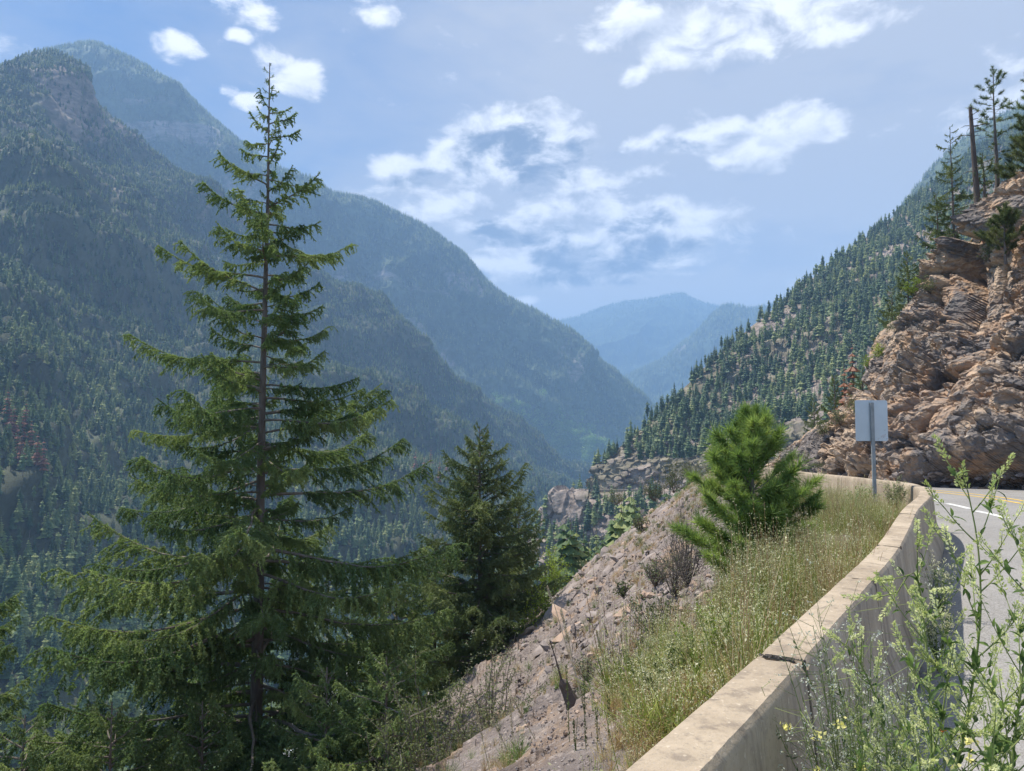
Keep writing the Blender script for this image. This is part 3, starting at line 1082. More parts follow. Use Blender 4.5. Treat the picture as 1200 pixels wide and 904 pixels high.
bvh_R = bvh(GR_)
bvh_A = bvh(GA)


# ------------------------------------------------------------------ stones
def stone_mesh(seed, mat, flatness=.6):
    r = np.random.default_rng(seed)
    import bmesh
    bm = bmesh.new()
    bmesh.ops.create_icosphere(bm, subdivisions=1, radius=1)
    pl = r.normal(size=(7, 3))
    pl /= np.linalg.norm(pl, axis=1)[:, None]
    for v in bm.verts:
        c_ = np.array(v.co)
        for n_ in pl:
            d_ = c_ @ n_ - .62
            if d_ > 0:
                c_ = c_ - n_ * d_
        c_ *= 1 + r.normal() * .06
        v.co = (c_[0] * 1.25, c_[1] * .9, c_[2] * flatness)
    me = bpy.data.meshes.new('stone')
    bm.to_mesh(me)
    bm.free()
    me.materials.append(mat)
    return me


SM = [stone_mesh(k, M['stone'] if k % 3 else M['stonewarm'], .35 + .1 * (k % 4)) for k in range(10)]
sr = np.random.default_rng(44)
cnt = 0
tries = 0
zones = [(600, 860, 640, 900, 170), (640, 800, 590, 700, 60), (935, 1000, 570, 620, 14)]
for (x0, x1, y0, y1, n_) in zones:
    done = 0
    for _ in range(n_ * 8):
        if done >= n_:
            break
        px, py = sr.uniform(x0, x1), sr.uniform(y0, y1)
        h_ = hit(bvh_near, px, py)
        if h_ is None or h_.y > 75 or h_.y < 6:
            continue
        if float(left_dist(np.array([h_.x]), np.array([h_.y]))[0]) < 2.2:
            continue
        pxs = sr.gamma(2.2, 2.2) + 3.5
        size = min(pxs / 900 * h_.y / 1.6, .55)
        link('stone', SM[int(sr.integers(10))], o_slope, h_ + Vector((0, 0, size * .15)), (sr.uniform(-.4, .4), sr.uniform(-.2, .9) * -1, sr.uniform(0, 6.28)), size)
        done += 1
# ledges of slate sticking out of the slope
for (px, py, w_) in [(700, 668, 26), (672, 692, 30), (655, 712, 38), (690, 705, 30), (668, 742, 34), (712, 730, 34), (735, 715, 26), (640, 758, 30), (745, 690, 24), (760, 655, 20), (742, 625, 18), (775, 600, 16), (700, 762, 26)]:
    h_ = hit(bvh_near, px, py)
    if h_:
        s_ = min(w_ / 900 * h_.y / 2, 1.4)
        link('stone', SM[(px + py) % 10], o_slope, h_, (.15, -.5, .5), (s_ * 1.5, s_, s_ * .55))
# rubble along the toe of the cliff
for _ in range(60):
    px, py = sr.uniform(945, 1200), sr.uniform(552, 582)
    h_ = hit(bvh_cliff, px, py)
    if h_:
        link('stone', SM[[1, 2, 4, 5, 7, 8][int(sr.integers(6))]], o_cliff, h_ - Vector((0, 0, .05)), tuple(sr.uniform(-.5, .5, 3)), sr.uniform(.10, .26))
# scattered small rubble, past counting
sp_ = Soup()
bv, bf = np.array([v.co[:] for v in SM[1].vertices]), np.array([p_.vertices[:] for p_ in SM[1].polygons])
for _ in range(9000):
    px, py = sr.uniform(585, 1000), sr.uniform(560, 904)
    h_ = hit(bvh_near, px, py)
    if h_ is None or h_.y > 80 or float(h_.y) < 4:
        continue
    s_ = min(sr.uniform(.8, 3.2) / 900 * h_.y, .2)
    rot = np.array(Euler(tuple(sr.uniform(0, 6, 3))).to_matrix())
    sp_.add((bv * s_) @ rot.T + np.array(h_), bf)
o_ = link('rubble', sp_.mesh('rubble', [M['stone']]))
o_['kind'] = 'stuff'

# ------------------------------------------------------------------ simple far trees (seen at 6 to 45 pixels)
def far_conifer(seed, tiers, spikes, width, ragged, pine=False):
    r = np.random.default_rng(seed)
    s = Soup()
    v_, f_ = tube([(0, 0, -.05), (0, 0, .5), (0, 0, 1)], [.014, .009, .002], 4)
    s.add(v_, f_, 1)
    for k in range(tiers):
        f = k / (tiers - 1)
        z = (.10 if not pine else .3) + (.88 if not pine else .68) * f
        w = width * ((1 - f) ** .85 + .05) * r.uniform(1 - ragged, 1 + ragged)
        if pine:
            w = width * math.sin((.25 + .75 * (1 - f)) * math.pi * .85) * r.uniform(.6, 1.15)
        a0 = r.uniform(0, 6.28)
        for j in range(spikes):
            a = a0 + j / spikes * 6.283 + r.uniform(-.25, .25)
            L = w * r.uniform(.65, 1.2)
            drop = .55 * L + .01
            c, si = math.cos(a), math.sin(a)
            hw = L * .42
            tip = np.array([c * L, si * L, z - drop * .55])
            base = np.array([0, 0, z + L * .35])
            m1 = np.array([c * L * .55 - si * hw, si * L * .55 + c * hw, z - drop * .62])
            m2 = np.array([c * L * .55 + si * hw, si * L * .55 - c * hw, z - drop * .62])
            s.add([base, m1, tip, m2], [(0, 1, 2), (0, 2, 3)], 0)
    return s


fols = ['farfir', 'farfir', 'bluefir', 'farfir', 'bluefir']
FAR = []
for k in range(6):
    sp = far_conifer(100 + k, 12 + k % 3, 7, .18 + .024 * (k % 4), .25)
    FAR.append(sp.mesh('conifer_tree', [M[fols[k % 5]], M['bark']]))
FARP = [far_conifer(120 + k, 11, 6, .15, .35, True).mesh('pine_tree', [M['farfir'], M['bark']]) for k in range(2)]
RED = far_conifer(140, 11, 7, .14, .3).mesh('dead_conifer', [M['redfir'], M['snag']])
TINY = []
for k in range(4):
    TINY.append(far_conifer(160 + k, 6, 5, .20 + .04 * (k % 2), .25).mesh('conifer_tree', [M[['farfir', 'bluefir'][k % 2]], M['bark']]))
m = foliage_mat('broadleaf_green', [(.12, .24, .05), (.20, .34, .07), (.32, .46, .12)], .02, .3, .4)
M['broad'] = m


def leafball(seed, n=60, mat='broad', size=.16, stems=True):
    r = np.random.default_rng(seed)
    c = r.normal(size=(n, 3))
    c /= np.linalg.norm(c, axis=1)[:, None]
    c *= (r.uniform(.15, 1, n) ** .4)[:, None] * np.array([.42, .42, .44])
    c += fbm(c * 3 + seed, 2)[:, None] * .12 * np.sign(c)
    c[:, 2] += .5
    d = r.normal(size=(n, 3))
    s = Soup()
    v, f = diamonds(c, d, r.uniform(.7, 1.3, n) * size, r.uniform(.5, .9, n) * size, r)
    s.add(v, f, 0)
    if stems:
        for k in range(5):
            a = r.uniform(0, 6.28)
            v, f = tube([(0, 0, -.02), (.1 * math.cos(a), .1 * math.sin(a), .3), (.28 * math.cos(a), .28 * math.sin(a), .7)], [.02, .012, .004], 4)
            s.add(v, f, 1)
    return s.mesh('leafy_bush', [M[mat], M['drytwig']])


BROAD = [leafball(200 + k, 90) for k in range(2)]


def sample(G, n, seed, vlo=0, vhi=1, keepf=None, umax=1.0):
    r = np.random.default_rng(seed)
    a, b, c = G[:-1, :-1], G[:-1, 1:], G[1:, :-1]
    # plan area so that steep ground does not fill up
    area = np.abs((b - a)[..., 0] * (c - a)[..., 1] - (b - a)[..., 1] * (c - a)[..., 0]) + .25 * np.linalg.norm(np.cross(b - a, c - a), axis=2)
    rows_ = np.arange(area.shape[0])[:, None] / area.shape[0]
    area = area * ((rows_ >= vlo) & (rows_ <= vhi))
    px, py = project(a)
    area = area * ((px > -90) & (px < 1290) & (py < 1000) & (a[..., 1] > 20))
    w = area.ravel() / area.sum()
    idx = r.choice(len(w), size=n, p=w)
    i, j = idx // area.shape[1], idx % area.shape[1]
    fu, fv = r.random(n)[:, None], r.random(n)[:, None]
    p = G[i, j] * (1 - fu) * (1 - fv) + G[i, j + 1] * fu * (1 - fv) + G[i + 1, j] * (1 - fu) * fv + G[i + 1, j + 1] * fu * fv
    k = np.ones(n, bool) if keepf is None else keepf(p, i / area.shape[0], r)
    return p[k]


def gn_scatter(name, pts, scales, kinds, protos, rots=None, kind='stuff'):
    n = len(pts)
    me = bpy.data.meshes.new(name)
    me.vertices.add(n)
    me.vertices.foreach_set('co', np.ascontiguousarray(pts, dtype=np.float32).ravel())
    for nm, ty, dat in (('sc', 'FLOAT', scales), ('ki', 'INT', kinds)):
        at = me.attributes.new(nm, ty, 'POINT')
        at.data.foreach_set('value', np.ascontiguousarray(dat, dtype=np.float32 if ty == 'FLOAT' else np.int32))
    if rots is None:
        rots = np.stack([np.zeros(n), np.zeros(n), rng.uniform(0, 6.28, n)], 1)
    at = me.attributes.new('ro', 'FLOAT_VECTOR', 'POINT')
    at.data.foreach_set('vector', np.ascontiguousarray(rots, dtype=np.float32).ravel())
    o = link(name, me)
    ng = bpy.data.node_groups.new(name, 'GeometryNodeTree')
    ng.interface.new_socket("Geometry", in_out='INPUT', socket_type='NodeSocketGeometry')
    ng.interface.new_socket("Geometry", in_out='OUTPUT', socket_type='NodeSocketGeometry')
    N = ng.nodes
    gi_, go_ = N.new('NodeGroupInput'), N.new('NodeGroupOutput')
    iop = N.new('GeometryNodeInstanceOnPoints')
    join = N.new('GeometryNodeGeometryToInstance')
    for p_ in protos:
        po = bpy.data.objects.new(p_.name, p_)
        oi = N.new('GeometryNodeObjectInfo')
        oi.inputs[0].default_value = po
        oi.inputs['As Instance'].default_value = True
        protos_keep.append(po)
        ng.links.new(oi.outputs['Geometry'], join.inputs[0])

    def attr(nm, ty):
        a = N.new('GeometryNodeInputNamedAttribute')
        a.data_type = ty
        a.inputs[0].default_value = nm
        return a.outputs[0]
    ng.links.new(gi_.outputs[0], iop.inputs['Points'])
    ng.links.new(join.outputs[0], iop.inputs['Instance'])
    iop.inputs['Pick Instance'].default_value = True
    ng.links.new(attr('ki', 'INT'), iop.inputs['Instance Index'])
    ng.links.new(attr('ro', 'FLOAT_VECTOR'), iop.inputs['Rotation'])
    ng.links.new(attr('sc', 'FLOAT'), iop.inputs['Scale'])
    ng.links.new(iop.outputs[0], go_.inputs[0])
    md_ = o.modifiers.new('scatter', 'NODES')
    md_.node_group = ng
    if kind:
        o['kind'] = kind
    return o


protos_keep = []


def keepA(p, v, r):
    n = fbm(p / 160 + 2, 4)
    px, py = project(p)
    bare = np.clip(1.05 - ((px - 85) ** 2 / 75 ** 2 + (py - 125) ** 2 / 48 ** 2), 0, 1) * .9
    bare2 = np.clip(1 - ((px - 20) ** 2 / 45 ** 2 + (py - 580) ** 2 / 55 ** 2), 0, 1) * .4
    streak = np.exp(-((py - 150 - (px - 60) * 1.25) / 26) ** 2) * (px > 60) * (px < 230) * .45
    d = 1.05 + n * .9 - bare - bare2 - streak
    return r.random(len(p)) < d


ptsA = sample(GA, 80000, 301, .0, .93, keepA)
ptsB = sample(GB, 46000, 302, .0, .93, lambda p, v, r: r.random(len(p)) < .85 + 1.3 * fbm(p / 330 + 5, 4))
ptsC = np.concatenate([sample(GC, 9000, 303, 0, .93), sample(GD, 8000, 304, 0, .93)])


def keepR(p, v, r):
    n = fbm(p / 45 + 9, 4)
    d = np.where(v > .5, .80 + 1.5 * n, .42 + n)
    d = np.where((v > .34) & (v < .50), -.2, d)
    return r.random(len(p)) < d


ptsR = sample(GR_, 11500, 305, .02, .93, keepR)
ptsE = sample(GE, 2500, 306, .1, .93)
rA = np.random.default_rng(77)


def hgt(n, lo, hi):
    return lo + (hi - lo) * rA.beta(2.2, 2.2, n)


hA = hgt(len(ptsA), 7, 19) * np.where(ptsA[:, 1] < 900, 1.0, .85)
hR = hgt(len(ptsR), 6, 20)
# single trees: those that show largest
allp = np.concatenate([ptsA, ptsR])
allh = np.concatenate([hA, hR])
src = np.concatenate([np.zeros(len(ptsA)), np.ones(len(ptsR))])
px, py = project(allp)
ptx, pty = project(allp + np.stack([allh * 0, allh * 0, allh * .8], 1))
size = allh / allp[:, 1]
cand = np.argsort(-size)
single = []
BT = (bvh_near, bvh_cliff, bvh_R, bvh_A)
eye = Vector((0, 0, EYE))
for c_ in cand[:6000]:
    if len(single) >= 262:
        break
    if not (5 < px[c_] < 1195 and 0 < pty[c_] < 890):
        continue
    if src[c_] == 0 and (pty[c_] > 760 and px[c_] > 60 or px[c_] > 560 and pty[c_] > 640):
        continue
    if src[c_] == 1 and pty[c_] > 700:
        continue
    tp = Vector(allp[c_]) + Vector((0, 0, allh[c_] * .8))
    d_ = tp - eye
    L_ = d_.length
    d_.normalize()
    ok = True
    for T in BT:
        h_ = T.ray_cast(eye, d_, L_ - 6)
        if h_[0] is not None:
            ok = False
            break
    if ok:
        single.append(c_)
sset = set(single)
mask = np.ones(len(allp), bool)
mask[single] = False
TRI = np.random.default_rng(9)
FAR = FAR + FARP
nA_, nR_ = len(ptsA), len(ptsR)
kA = TRI.choice(8, len(allp), p=[.15, .15, .14, .14, .14, .14, .07, .07])


def zone(i_):
    x_, y_ = ptx[i_], pty[i_]
    tall = 'tall' if allh[i_] > 17 else ('medium-sized' if allh[i_] > 13.5 else 'short')
    if src[i_] == 0:
        if x_ < 90:
            w_ = 'on the left mountainside by the picture edge'
        elif x_ < 230:
            w_ = 'on the mountainside left of the open fir'
        elif x_ < 400:
            w_ = 'on the mountainside behind the open fir'
        else:
            w_ = 'on the mountainside between the two nearest firs'
        w_ += ', highest up' if y_ < 610 else (', at mid height' if y_ < 680 else ', near the river')
        gg = 'conifers covering the left mountainside'
    else:
        if y_ > 585:
            w_ = 'in the gully below the distant road cut'
        elif x_ < 800:
            w_ = 'on the rocky nose above the distant road cut'
        elif y_ > 470:
            w_ = 'low on the right mountainside behind the young pine'
        elif x_ > 940:
            w_ = 'on the right mountainside just left of the rock cliff'
        else:
            w_ = 'on the middle of the bare-patched right mountainside'
        gg = 'conifers scattered over the right mountainside'
    return f'{tall} ' + ('round-crowned pine ' if kA[i_] >= 6 else 'dark conifer ') + w_, gg


for c_ in single:
    lb, gg = zone(c_)
    o_ = link('pine_tree' if kA[c_] >= 6 else 'conifer_tree', FAR[kA[c_]], None, allp[c_], (0, 0, float(TRI.uniform(0, 6.28))), float(allh[c_]))
    tag(o_, lb, 'conifer', gg)
restA = mask[:nA_]
gn_scatter('forest', ptsA[restA], hA[restA], kA[:nA_][restA], FAR)
restR = mask[nA_:]
gn_scatter('hillside_forest', ptsR[restR], hR[restR], kA[nA_:][restR], FAR)
far_pts = np.concatenate([ptsB, ptsC, ptsE])
fh = np.concatenate([hgt(len(ptsB), 14, 30), hgt(len(ptsC), 25, 55), hgt(len(ptsE), 14, 26)])
gn_scatter('far_forest', far_pts, fh, TRI.integers(0, 4, len(far_pts)), TINY)

# paler broadleaf stands: green patch below the blue mountain, and thickets in the gully
bvh_B = bvh(GB[::2, ::2])
pp, sc_ = [], []
for _ in range(900):
    x_, y_ = TRI.normal(672, 42), TRI.normal(528, 16)
    y_ += (x_ - 672) * .35
    h_ = hit(bvh_B, x_, y_)
    if h_ and hit(bvh_A, x_, y_) is None and hit(bvh_R, x_, y_) is None:
        pp.append(h_)
        sc_.append(TRI.uniform(20, 42))
gn_scatter('broadleaf_woods', np.array(pp), np.array(sc_), TRI.integers(0, 2, len(pp)), BROAD)

for (x_, y_) in [(16, 512), (26, 520), (24, 545), (43, 545), (10, 505), (12, 520), (20, 538), (30, 505), (36, 530), (50, 552), (8, 492), (497, 560), (505, 548), (515, 565), (524, 556), (487, 553)]:
    h_ = hit(bvh_A, x_, y_)
    if h_:
        o_ = link('dead_conifer', RED, None, h_ - Vector((0, 0, 1)), (0, 0, x_ * 1.3), 26 if x_ < 100 else 30)
        tag(o_, ('rust red dead conifer among green ones near the left edge' if x_ < 100 else 'rust red dead conifer on the slope between the two nearest firs'), 'dead conifer',
            'red dead conifers at the left edge' if x_ < 100 else 'red dead conifers left of the dense fir')

# trees standing in the gully below the near slope, and on the valley floor
gp, gh = [], []
GS = np.random.default_rng(55)
for _ in range(2500):
    if len(gp) >= 120:
        break
    x_ = GS.uniform(636, 835)
    Y_ = GS.uniform(95, 240)
    line = np.interp(x_, [636, 660, 700, 740, 780, 835], [640, 622, 605, 588, 573, 566])
    top = P(x_, line + GS.uniform(-14, 45), Y_)
    zg = -200
    for T in (bvh_near, bvh_R):
        r_ = T.ray_cast(Vector((top[0], top[1], 200)), Vector((0, 0, -1)))
        if r_[0]:
            zg = max(zg, r_[0].z)
    h_ = top[2] - zg
    if 6 < h_ < 26 and 900 * h_ / Y_ < 130:
        gp.append((top[0], top[1], zg - .5))
        gh.append(h_ + .5)
for j, (p_, h_) in enumerate(zip(gp[:34], gh[:34])):
    o_ = link('conifer_tree', FAR[int(GS.integers(6))], None, p_, (0, 0, float(GS.uniform(0, 6))), h_)
    tag(o_, 'green conifer rising from the gully beyond the near scree slope', 'conifer', 'conifers in the gully beyond the scree')
gn_scatter('gully_woods', np.array(gp[34:]), np.array(gh[34:]), GS.integers(0, 6, len(gp) - 34), FAR)
vp = np.stack([GS.uniform(-420, 420, 9000), GS.uniform(60, 1900, 9000)], 1)
dr = np.min(np.abs(np.linalg.norm(vp[:, None] - rc[None], axis=2)), axis=1)
vp = vp[(dr > 24)]
vz = np.full(len(vp), -156.)
kp = []
for j, (x_, y_) in enumerate(vp):
    zg = -156
    for T in (bvh_near, bvh_R, bvh_A):
        r_ = T.ray_cast(Vector((x_, y_, 900)), Vector((0, 0, -1)))
        if r_[0]:
            zg = max(zg, r_[0].z)
    vz[j] = zg
vp = np.concatenate([vp, vz[:, None]], 1)[vz < -60]
gn_scatter('valley_woods', vp, GS.uniform(10, 24, len(vp)), GS.integers(0, 6, len(vp)), FAR)

# ------------------------------------------------------------------ near conifers, branch by branch


def branch_mesh(L, seed, dens_=1.0, needle=.052, nw=.030, droop=.16, hang=.19, mats=('fir', 'limb')):
    r = np.random.default_rng(seed)
    s = Soup()
    n = 12
    t_ = np.linspace(0, 1, n)
    wob = np.cumsum(r.normal(0, .025, n)) * L * .35
    path = np.stack([L * t_, wob, L * (.10 * t_ - droop * np.sin(t_ * 2.3) ** 2 * .55 + .10 * t_ ** 3)], 1)
    s.add(*tube(path, np.linspace(.016 + .006 * L, .004, n), 5), 1)

    def at(u):
        return np.stack([np.interp(u, t_, path[:, j]) for j in range(3)], -1)
    B, Dr, Le = [], [], []

    def needles(pth, step):
        sg_ = np.linalg.norm(np.diff(pth, axis=0), axis=1).sum()
        m_ = max(3, int(sg_ / step))
        u = (np.arange(m_) + r.random(m_)) / m_ * (len(pth) - 1)
        i_ = np.minimum(u.astype(int), len(pth) - 2)
        f_ = (u - i_)[:, None]
        pos = pth[i_] * (1 - f_) + pth[i_ + 1] * f_
        dr_ = pth[i_ + 1] - pth[i_]
        dr_ /= np.linalg.norm(dr_, axis=1)[:, None] + 1e-9
        for _ in range(2):
            B.append(pos)
            Dr.append(dr_ * 1.0 + r.normal(0, .75, (m_, 3)))
            Le.append(np.full(m_, needle) * r.uniform(.7, 1.3, m_))
    nb = int(13 * L * dens_ + 8)
    step = .026 / dens_
    clump = r.uniform(0, 6.28, 3)
    for k in range(nb):
        u = .16 + .84 * (k + r.random()) / nb
        # clumps and gaps along the limb
        w = .5 + .6 * math.sin(u * 9 + clump[0]) * math.sin(u * 23 + clump[1])
        if r.random() > .15 + w:
            continue
        side = 1 if k % 2 else -1
        l_ = L * (.06 + .125 * math.sin(min(1, (1.04 - u) * 1.6) * 1.57)) * r.uniform(.6, 1.25)
        l_ = min(l_, .95)
        a = r.uniform(.55, 1.15) * side
        st = at(u)
        q_ = np.linspace(0, 1, 5)[:, None]
        dirv = np.array([math.cos(a), math.sin(a), r.uniform(-.05, .25)])
        pth = st + dirv * l_ * q_ + np.array([0, 0, -1]) * (q_ ** 2) * l_ * r.uniform(.25, .7)
        needles(pth, step)
        s.add(*tube(pth[[0, 2, 4]], [.006, .004, .002], 3), 1)
        for _ in range(int(l_ * 7 * dens_)):          # tassels hanging under the twig
            u2 = r.uniform(.2, 1)
            p0 = np.array([np.interp(u2, q_[:, 0], pth[:, j]) for j in range(3)])
            hl = hang * r.uniform(.35, 1.15)
            sd = r.normal(0, .35, 3)
            sd[2] = -1
            pt = p0 + sd * hl * np.linspace(0, 1, 4)[:, None] + np.array([.25, 0, 0]) * hl * np.sin(np.linspace(0, 1.5, 4))[:, None]
            needles(pt, step * 1.15)
    needles(path[int(n * .5):], step * .6)
    B, Dr, Le = np.concatenate(B), np.concatenate(Dr), np.concatenate(Le)
    v, f = blades(B, Dr, Le, Le * 0 + nw, r)
    s.add(v, f, 0)
    return s.mesh('branch', [M[mats[0]], M[mats[1]]])


LIB = {L: [branch_mesh(L, 500 + int(L * 10) + 37 * k, 1.6) for k in range(n_)] for L, n_ in ((.7, 4), (1.5, 5), (2.6, 5), (4.0, 6))}
LIBD = {L: [branch_mesh(L, 700 + int(L * 10) + 37 * k, 1.1, .085, .032, .12, .18, ('firdark', 'limb')) for k in range(n_)] for L, n_ in ((.7, 3), (1.5, 4), (2.6, 4))}


def conifer(name, label, cat, top, base_z, lean, prof, per_m, lib, seed, trunk_r, angle=(25, -12), group=None, gap=.1, dead=0):
    """prof(h) -> branch length at a depth h below the top; branches are separate children"""
    r = np.random.default_rng(seed)
    top = np.array(top)
    base = np.array([top[0] - lean, top[1], base_z])
    H = top[2] - base_z
    root = link(name, None, None, tuple(base))
    root.empty_display_size = .1
    tag(root, label, cat, group)
    n = 14
    q_ = np.linspace(0, 1, n)
    path = np.stack([lean * q_ + np.cumsum(r.normal(0, .012, n)), np.cumsum(r.normal(0, .012, n)), H * q_], 1)
    rad = trunk_r * (1 - q_) ** 1.1 + .012
    v, f = tube(path, rad, 9)
    s = Soup()
    s.add(v, f)
    link('trunk', s.mesh('trunk', [M['bark']], True), root)
    h = .12
    ang = r.uniform(0, 6.28)
    keys = np.array(sorted(lib))
    while h < H - .6:
        hf = h / H
        Lb = prof(h) * r.uniform(.5, 1.22)
        ang += 2.4 + r.uniform(-.5, .5)
        if r.random() > gap * (.3 + hf):
            kk_ = keys[np.abs(np.log(keys / max(Lb, .1))).argmin()]
            me_ = lib[kk_][int(r.integers(len(lib[kk_])))]
            sc = Lb / kk_
            el_ = R(np.interp(min(1, h / 14), [0, .12, .35, 1], [angle[0] + 25, angle[0], angle[0] * .3, angle[1]]) + r.normal(0, 9))
            zz = H - h
            xy = [np.interp(zz, path[:, 2], path[:, j]) for j in (0, 1)]
            link('branch', me_, root, (xy[0], xy[1], zz), (r.uniform(-.25, .25), -el_, ang), (sc, sc * r.choice([-1, 1]), sc))
        if r.random() < .55 and Lb > .9:      # short inner shoots between the boughs
            l2_ = Lb * r.uniform(.22, .5)
            k2_ = keys[np.abs(np.log(keys / l2_)).argmin()]
            zz = H - h - r.uniform(.05, .3)
            xy = [np.interp(zz, path[:, 2], path[:, j]) for j in (0, 1)]
            link('branch', lib[k2_][int(r.integers(len(lib[k2_])))], root, (xy[0], xy[1], zz), (r.uniform(-.4, .4), -R(r.uniform(-30, 25)), r.uniform(0, 6.28)), l2_ / k2_)
        if r.random() < dead:
            a2, l2 = r.uniform(0, 6.28), r.uniform(.5, 1.6) * min(1, h / 5)
            zz = H - h - .1
            pt = np.array([[0, 0, 0], [.5, .02, .05], [1, .06, .0]]) * l2
            c_, s_ = math.cos(a2), math.sin(a2)
            pt = np.stack([pt[:, 0] * c_ - pt[:, 1] * s_, pt[:, 0] * s_ + pt[:, 1] * c_, pt[:, 2] + zz], 1)
            v, f = tube(pt, [.014, .009, .003], 4)
            s2 = Soup()
            s2.add(v, f)
            link('dead_twig', s2.mesh('dead_twig', [M['limb']]), root)
        h += r.uniform(.55, 1.45) / per_m(h)
    return root


# the tall open fir left of centre
topH = P(316, 72, 22)
conifer('fir_tree', 'tall open fir with drooping branches and a thin bare top, left of centre', 'fir tree', topH, -13.5, .0,
        lambda h: float(np.interp(h, [0, .6, 1.5, 2.6, 4.5, 6, 8, 11, 14, 17, 21, 25], [.14, .34, .62, .95, 1.9, 2.4, 3.0, 4.2, 5.1, 5.7, 6.0, 6.0])),
        lambda h: float(np.interp(h, [0, 1.5, 3, 9, 14, 20], [9.0, 7.5, 6.0, 7.2, 7.5, 8.0])), LIB, 21, .24, (20, -6), None, .08, .14)
# dense dark fir and its neighbour
conifer('fir_tree', 'dense dark pyramidal fir standing at the foot of the scree slope', 'fir tree', P(562, 500, 32), -14.5, 0,
        lambda h: float(np.interp(h, [0, 1, 2.5, 5, 8, 12, 16], [.3, .95, 1.8, 2.7, 3.3, 3.5, 3.4])),
        lambda h: float(np.interp(h, [0, 3, 10], [14, 20, 20])), LIBD, 33, .22, (18, -10), None, .03)
conifer('fir_tree', 'slimmer fir half hidden behind the right side of the dense dark fir', 'fir tree', P(607, 572, 38), -17, 0,
        lambda h: float(np.interp(h, [0, 1, 2.5, 6, 12], [.25, .7, 1.2, 2.1, 2.5])),
        lambda h: 15.0, LIBD, 34, .18, (18, -10), None, .05)
conifer('fir_tree', 'dark fir top just left of the dense dark fir', 'fir tree', P(510, 632, 36), -18, 0,
        lambda h: float(np.interp(h, [0, 1, 3, 7, 12], [.35, .9, 1.6, 2.2, 2.7])),
        lambda h: 15.0, LIBD, 35, .18, (15, -10), None, .05)
conifer('fir_tree', 'yellowish open fir between the tall open fir and the dense dark fir', 'fir tree', P(466, 655, 25), -16, 0,
        lambda h: float(np.interp(h, [0, 1, 3, 7, 12], [.4, 1.1, 1.9, 2.6, 3.0])),
        lambda h: 11.0, LIB, 36, .16, (15, -8), None, .08)
conifer('fir_tree', 'fir mostly outside the left edge, only its branch tips showing', 'fir tree', P(-62, 600, 20), -16, 0,
        lambda h: float(np.interp(h, [0, 1, 3, 7, 12], [.4, .9, 1.9, 2.4, 3.2])),
        lambda h: 11.0, LIB, 37, .16, (15, -8), None, .08)
conifer('fir_tree', 'low bright fir below the left branches of the tall open fir', 'fir tree', P(128, 822, 18), -14, 0,
        lambda h: float(np.interp(h, [0, 1, 3, 7], [.4, 1.1, 2.1, 2.9])), lambda h: 15.0, LIB, 38, .14, (15, -8), None, .05)
conifer('fir_tree', 'low fir in front of the foot of the tall open fir trunk', 'fir tree', P(238, 822, 19), -14, 0,
        lambda h: float(np.interp(h, [0, 1, 3, 7], [.4, 1.1, 2.1, 2.8])), lambda h: 15.0, LIB, 39, .14, (15, -8), None, .05)
conifer('fir_tree', 'low fir right of the tall open fir trunk along the bottom edge', 'fir tree', P(386, 782, 18), -14, 0,
        lambda h: float(np.interp(h, [0, 1, 3, 7], [.4, 1.1, 2.1, 2.8])), lambda h: 15.0, LIB, 40, .14, (15, -8), None, .05)
conifer('fir_tree', 'bottom-edge fir between the grey bush and the open firs', 'fir tree', P(455, 770, 17), -13, 0,
        lambda h: float(np.interp(h, [0, 1, 3, 7], [.4, 1.1, 1.9, 2.4])), lambda h: 15.0, LIB, 41, .14, (15, -8), None, .05)
conifer('fir_tree', 'small low fir in the bottom left corner', 'fir tree', P(30, 838, 17), -13, 0,
        lambda h: float(np.interp(h, [0, 1, 3, 7], [.4, 1.1, 2.1, 2.8])), lambda h: 15.0, LIB, 42, .14, (15, -8), None, .05)


# ------------------------------------------------------------------ trees and bushes on the cliff
def ctree(label, px, pt, pb, Y, prof, per, seed, lib=None, tr=.12, gap=.1, ang=(15, -10), group=None, name='fir_tree', cat='fir tree', dead=0, lean=0):
    top = P(px, pt, Y)
    bz = P(px, pb, Y)[2]
    return conifer(name, label, cat, top, bz, lean, prof, lambda h: per, lib or LIBD, seed, tr, ang, group, gap, dead)


def pr(*a):
    return lambda h: float(np.interp(h, a[0::2], a[1::2]))


def tuft_mesh(L, seed, nt, nl, nw=.006, mat='pine', per=34, spread=.55, up=.35, name='branch'):
    """pine branch: limb, side shoots and long needle tufts"""
    r = np.random.default_rng(seed)
    s_ = Soup()
    n = 8
    t_ = np.linspace(0, 1, n)
    path = np.stack([L * t_, np.cumsum(r.normal(0, .02, n)) * L, L * up * t_ ** 1.7], 1)
    s_.add(*tube(path, np.linspace(.006 + .007 * L, .004, n), 5), 1)
    for k in range(nt):
        u = 1 if k == 0 else r.uniform(.22, 1) ** .8
        p0 = np.array([np.interp(u, t_, path[:, j]) for j in range(3)])
        a = r.uniform(-1.2, 1.2)
        if k:
            l_ = L * r.uniform(.08, .26) * (1.3 - u * .6)
            d_ = np.array([math.cos(a), math.sin(a), r.uniform(.0, .7)])
            p1 = p0 + d_ * l_
            s_.add(*tube([p0, (p0 + p1) / 2, p1], [.005, .004, .003], 3), 1)
        else:
            d_, p1 = np.array([1, 0, .5]), p0
        d_ = d_ / np.linalg.norm(d_)
        b_ = p1 - d_ * nl * r.uniform(0, .9, (per, 1))
        v, f = blades(b_, d_ * .75 + r.normal(0, spread, (per, 3)) + np.array([0, 0, .15]), nl * r.uniform(.7, 1.2, per), np.full(per, nw), r)
        s_.add(v, f, 0)
    return s_.mesh(name, [M[mat], M['bark']])


